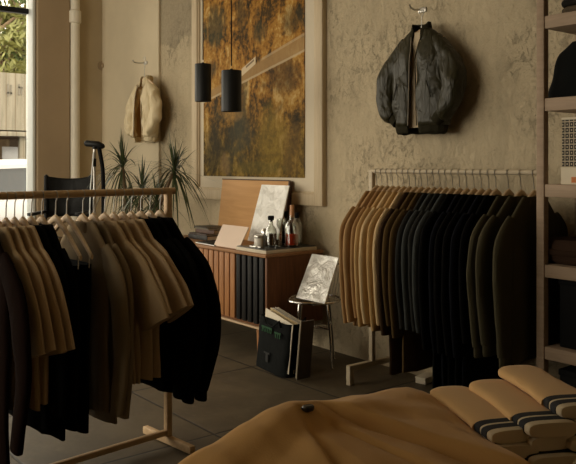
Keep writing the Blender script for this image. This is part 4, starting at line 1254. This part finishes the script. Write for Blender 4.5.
# brown folded blanket on the fourth shelf
x_ = onY(540, 255, SHY+.07).x
t = thing('folded_blanket', 'dark brown folded blanket on the lower right shelf', 'blanket', (x_+.25, SHY+.18, shelf_z(3)))
mb = MB(); lo = []
for k in range(9):
    v = k/8; b = math.sin(math.pi*min(1, v*1.0))**.5
    lo.append([((.22+.02*b)*sgnpow(math.cos(2*math.pi*q/40), .45), (.12+.02*b)*sgnpow(math.sin(2*math.pi*q/40), .45), .115*v) for q in range(40)])
mb.loft(lo).jitter(.006, 8, 5)
for v in mb.bm.verts: v.co.z = max(0.002, v.co.z)
mb.build('folded_body', fabric((.045, .026, .017)), t)
MB().box((0, -.12, .055), (.38, .05, .03), .010).build('fold_layer', fabric((.038, .022, .014)), t)
# black boxes on the bottom shelves
for zi, lb, hgt in ((shelf_z(4), 'large black storage box below the brown blanket on the shelf', .30), (.09, 'black storage box on the bottom shelf', .24)):
    t = thing('storage_box', lb, 'box', (SHX+.33, SHY+.19, zi))
    MB().box((0, 0, hgt/2), (.52, .28, hgt), .006).build('box_base', M['black_matte'], t)
    MB().box((0, 0, hgt+.006), (.53, .29, .03), .006).build('lid', M['black_matte'], t)

# ------------------------------------------------------------------ display table, cardigan, socks
TBZ = .76
TX0, TX1, TY0, TY1 = -1.07, -.10, -3.25, -1.95
def table():
    t = thing('display_table', 'dark wooden display table in the foreground under the cardigan and socks', 'table', ((TX0+TX1)/2, (TY0+TY1)/2, 0))
    w, d = TX1-TX0, TY1-TY0
    MB().box((0, 0, TBZ-.018), (w, d, .036), .004).build('tabletop', M['table_wood'], t)
    MB().box((0, 0, TBZ-.075), (w-.16, d-.16, .078), .003).build('apron', M['table_wood'], t)
    for sx in (-1, 1):
        for sy in (-1, 1):
            MB().box((sx*(w/2-.07), sy*(d/2-.07), (TBZ-.036)/2), (.055, .055, TBZ-.036), .005).build('leg', M['table_wood'], t)
table()
def knit(name, c):
    t = NT(name); v = t.co(); f = t.noise(v, 5, 4)
    t.color(t.mix(f, [x*.93 for x in c], [min(1, x*1.06) for x in c])).rough(.95)
    g = t.noise(t.mapv(v, (330, 330, 330)), 1, 2)
    t.bump(t.mth('ADD', t.mth('MULTIPLY', g, .3), t.noise(v, 9, 4)), .25, .006)
    t.b.inputs['Specular IOR Level'].default_value = .1
    t.b.inputs['Sheen Weight'].default_value = .15; t.b.inputs['Sheen Roughness'].default_value = .4
    return t.m
CK = (.62, .365, .135)
M['knit'] = knit('cream_knit', CK); M['sock'] = knit('sock_knit', (.66, .415, .185)); M['sock_dark'] = simple('sock_black', (.014, .014, .016), .95); M['sock_white'] = simple('sock_white', (.60, .50, .34), .95)
def interp(x, pts):
    if x <= pts[0][0]: return pts[0][1]
    for (a, va), (b, vb) in zip(pts, pts[1:]):
        if x <= b:
            u = (x-a)/(b-a); u = u*u*(3-2*u)*.5+u*.5
            return va+(vb-va)*u
    return pts[-1][1]
# ridge heights along Y of the far edge, from the photo's outline
ridge_px = [(150, 480), (180, 463), (215, 447), (250, 425), (272, 411), (290, 403.5), (310, 402), (345, 400), (375, 399), (390, 397), (405, 396.5), (420, 398.5), (432, 404)]
XE = -.985
RID = []
for px, py in ridge_px:
    p = onX(px, py, XE); RID.append((p.y, p.z))
CY0, CY1 = RID[0][0], RID[-1][0]+.012
def cardigan():
    t = thing('folded_cardigan', 'big cream folded cardigan with a dark button on the table', 'cardigan', (0, 0, TBZ))
    CX0, CX1 = XE-.06, -.30
    bp = onZ(308, 411, .895)
    def yr(x): return CY1-.40*max(0, x-XE)
    def h(x, y):
        top = interp(min(y+.40*max(0, x-XE)*max(0, min(1, (y-CY0)/(CY1-CY0))), CY1), RID)-TBZ
        # round over at the far edge and at the sides
        e0 = max(0, min(1, (x-CX0)/.07)); e1 = max(0, min(1, (CX1-x)/.10))
        f = math.sqrt(max(0, 1-(1-e0)**2))*math.sqrt(max(0, 1-(1-e1)**2))
        s1 = max(0, min(1, (yr(x)-y)/.05)); s0 = max(0, min(1, (y-CY0)/.10))
        f *= math.sqrt(max(0, 1-(1-s1)**2))*math.sqrt(max(0, 1-(1-s0)**2))
        dx = max(0, x-XE)
        z = top*f - .03*min(1, dx/.5)*f
        # right hand shoulder hump flattens out towards the viewer
        z += f*.006*noise.noise(Vector((x*7, y*7, 1.3)))+f*.003*noise.noise(Vector((x*16, y*16, 5.3)))
        # two placket folds running from the button towards the viewer
        lx, ly = x-bp.x, y-bp.y
        for (dxx, dyy, off, a, w) in ((.93, -.36, -.012, .010, .005), (.99, .10, .030, .009, .005), (.95, .30, .062, .022, .007)):
            s = lx*dxx+ly*dyy; q = -lx*dyy+ly*dxx-off-.12*s*s*(1 if off > .05 else 0)
            if s > -.02:
                g = min(1, (s+.02)/.05)
                z += f*a*g*(1/(1+math.exp(-q/w*2.2))-.5)*(-1 if off < 0 else 1) - f*g*a*.55*math.exp(-(q/w)**2)
        return max(z, .0)
    nx, ny = 110, 150
    mb = MB(); rows = []
    for i in range(nx+1):
        x = CX0+(CX1-CX0)*i/nx
        rows.append([Vector((x, CY0+(yr(x)-CY0)*j/ny, h(x, CY0+(yr(x)-CY0)*j/ny)+.004)) for j in range(ny+1)])
    mb.quadstrip(rows)
    base = [[Vector((p.x, p.y, .001)) for p in r] for r in rows]
    ring = lambda R_: R_[0]+[r[-1] for r in R_[1:]]+list(reversed(R_[-1]))[1:]+[r[0] for r in reversed(R_)][1:-1]
    mb.loft([ring(rows), ring(base)], True, False, True)
    bmesh.ops.remove_doubles(mb.bm, verts=mb.bm.verts[:], dist=1e-6)
    mb.build('knit_body', M['knit'], t)
    d = None
    # button on the surface
    lo, hi = None, None
    ry = ray(308, 411)
    s = .8
    while s < 2.0:
        p = CAM+ry*s
        if p.z-TBZ <= h(p.x, p.y)+.005: break
        s += .002
    bt = MB().lathe([(.0085, -.004), (.0105, -.001), (.0108, .003), (.0085, .0055), (.006, .0045), (.001, .0045)], seg=24).build('button', simple('horn_button', (.030, .027, .022), .35), t)
    bt.location = (p.x, p.y, p.z-TBZ+.004); bt.rotation_euler = (0, R(-8), 0)
    # a second edge layer of the folded front
    return t
cardigan()
# socks: three stacks side by side
def make_sock(label, loc, rz, group, L=.235, w=.056, th=.019, seed=0):
    t = thing('folded_sock', label, 'socks', loc, rz, group)
    mb = MB(); lo = []; n = 26
    for i in range(n+1):
        v = i/n; x = -L/2+(L-.055)*v
        wid = w*(math.sqrt(max(0, 1-(1-min(1, v/.17))**2)))*(1.06-.16*math.sin(min(1, v)*math.pi)+.0)
        hgt = th/2*(math.sqrt(max(0, 1-(1-min(1, v/.10))**2)))*(1.02-.05*v)
        wid = max(wid, .004); hgt = max(hgt, .002)
        lo.append([(x+.004*noise.noise(Vector((seed, q, 1.))), wid*sgnpow(math.cos(2*math.pi*q/26), .75)+.002*noise.noise(Vector((x*30, q, seed))), th/2+hgt*sgnpow(math.sin(2*math.pi*q/26), .7)) for q in range(26)])
    mb.loft(lo); mb.build('foot', M['sock'], t)
    x0 = L/2-.057
    def ring(x, k=1.0): return [(x, w*.96*k*sgnpow(math.cos(2*math.pi*q/26), .55), th/2+th/2*k*sgnpow(math.sin(2*math.pi*q/26), .6)) for q in range(26)]
    cf = MB().loft([ring(x0, .97), ring(x0+.001), ring(x0+.054), ring(x0+.057, .95)]).build('cuff', M['sock_white'], t)
    for a in (.002, .026):
        MB().loft([ring(x0+a, .99), ring(x0+a, 1.03), ring(x0+a+.017, 1.03), ring(x0+a+.017, .99)]).build('stripe', M['sock_dark'], cf)
    return t
SROT = R(-27); SD_ = Vector((math.cos(SROT), math.sin(SROT), 0))
stacks = [((449, 384), 'nearest the cardigan', .872, 5), ((483, 377.5), 'in the middle', .885, 5), ((513, 364.5), 'farthest from the cardigan', .905, 6)]
lv = {5: ['lowest', 'second from bottom', 'middle one', 'second from top', 'topmost'], 6: ['lowest', 'second from bottom', 'third from bottom', 'third from top', 'second from top', 'topmost']}
for si, (pa, where, ztop, nl) in enumerate(stacks):
    a = onZ(*pa, ztop); a.z = 0
    th = (ztop-TBZ-.002)/nl
    rs = random.Random(si+3)
    for k in range(nl):
        L = .26+rs.uniform(-.008, .008)
        c = a+SD_*(L/2-.012+rs.uniform(-.006, .006)+(nl-1-k)*.011)+Vector((-SD_.y, SD_.x, 0))*rs.uniform(-.006, .006)
        make_sock('cream sock with black striped cuff, %s in the stack %s' % (lv[nl][k], where), (c.x, c.y, TBZ+.001+k*th), SROT+R(rs.uniform(-4, 4)), 'folded socks on the table', L, .047, th*.98, seed=si*10+k)

# ------------------------------------------------------------------ light
w = bpy.data.worlds.new('sky'); scn.world = w; w.use_nodes = True
nt = w.node_tree; bg = nt.nodes['Background']
bg.inputs[0].default_value = (1.0, .90, .72, 1); bg.inputs[1].default_value = 2.0
def portal(loc, rot, sx, sy):
    l = bpy.data.lights.new('window_portal', 'AREA'); l.shape = 'RECTANGLE'; l.size = sx; l.size_y = sy
    l.cycles.is_portal = True
    o = bpy.data.objects.new('window_portal', l); COL.objects.link(o); o.location = loc; o.rotation_euler = rot
portal((XL-.28, (W1[0]+W1[1])/2, (WZ0+WZ1)/2), (0, R(-90), 0), WZ1-WZ0, W1[1]-W1[0])
portal(((W2[0]+W2[1])/2, YF-.34, (W2[2]+W2[3])/2), (R(90), 0, 0), W2[1]-W2[0], W2[3]-W2[2])

vs = scn.view_settings
scn.display_settings.display_device = 'sRGB'
vs.view_transform = 'Standard'; vs.look = 'None'; vs.exposure = 1.28; vs.gamma = 1; vs.use_curve_mapping = False
scn.cycles.use_denoising = True
scn.cycles.max_bounces = 10; scn.cycles.diffuse_bounces = 5; scn.cycles.transparent_max_bounces = 16; scn.cycles.caustics_reflective = False; scn.cycles.caustics_refractive = False
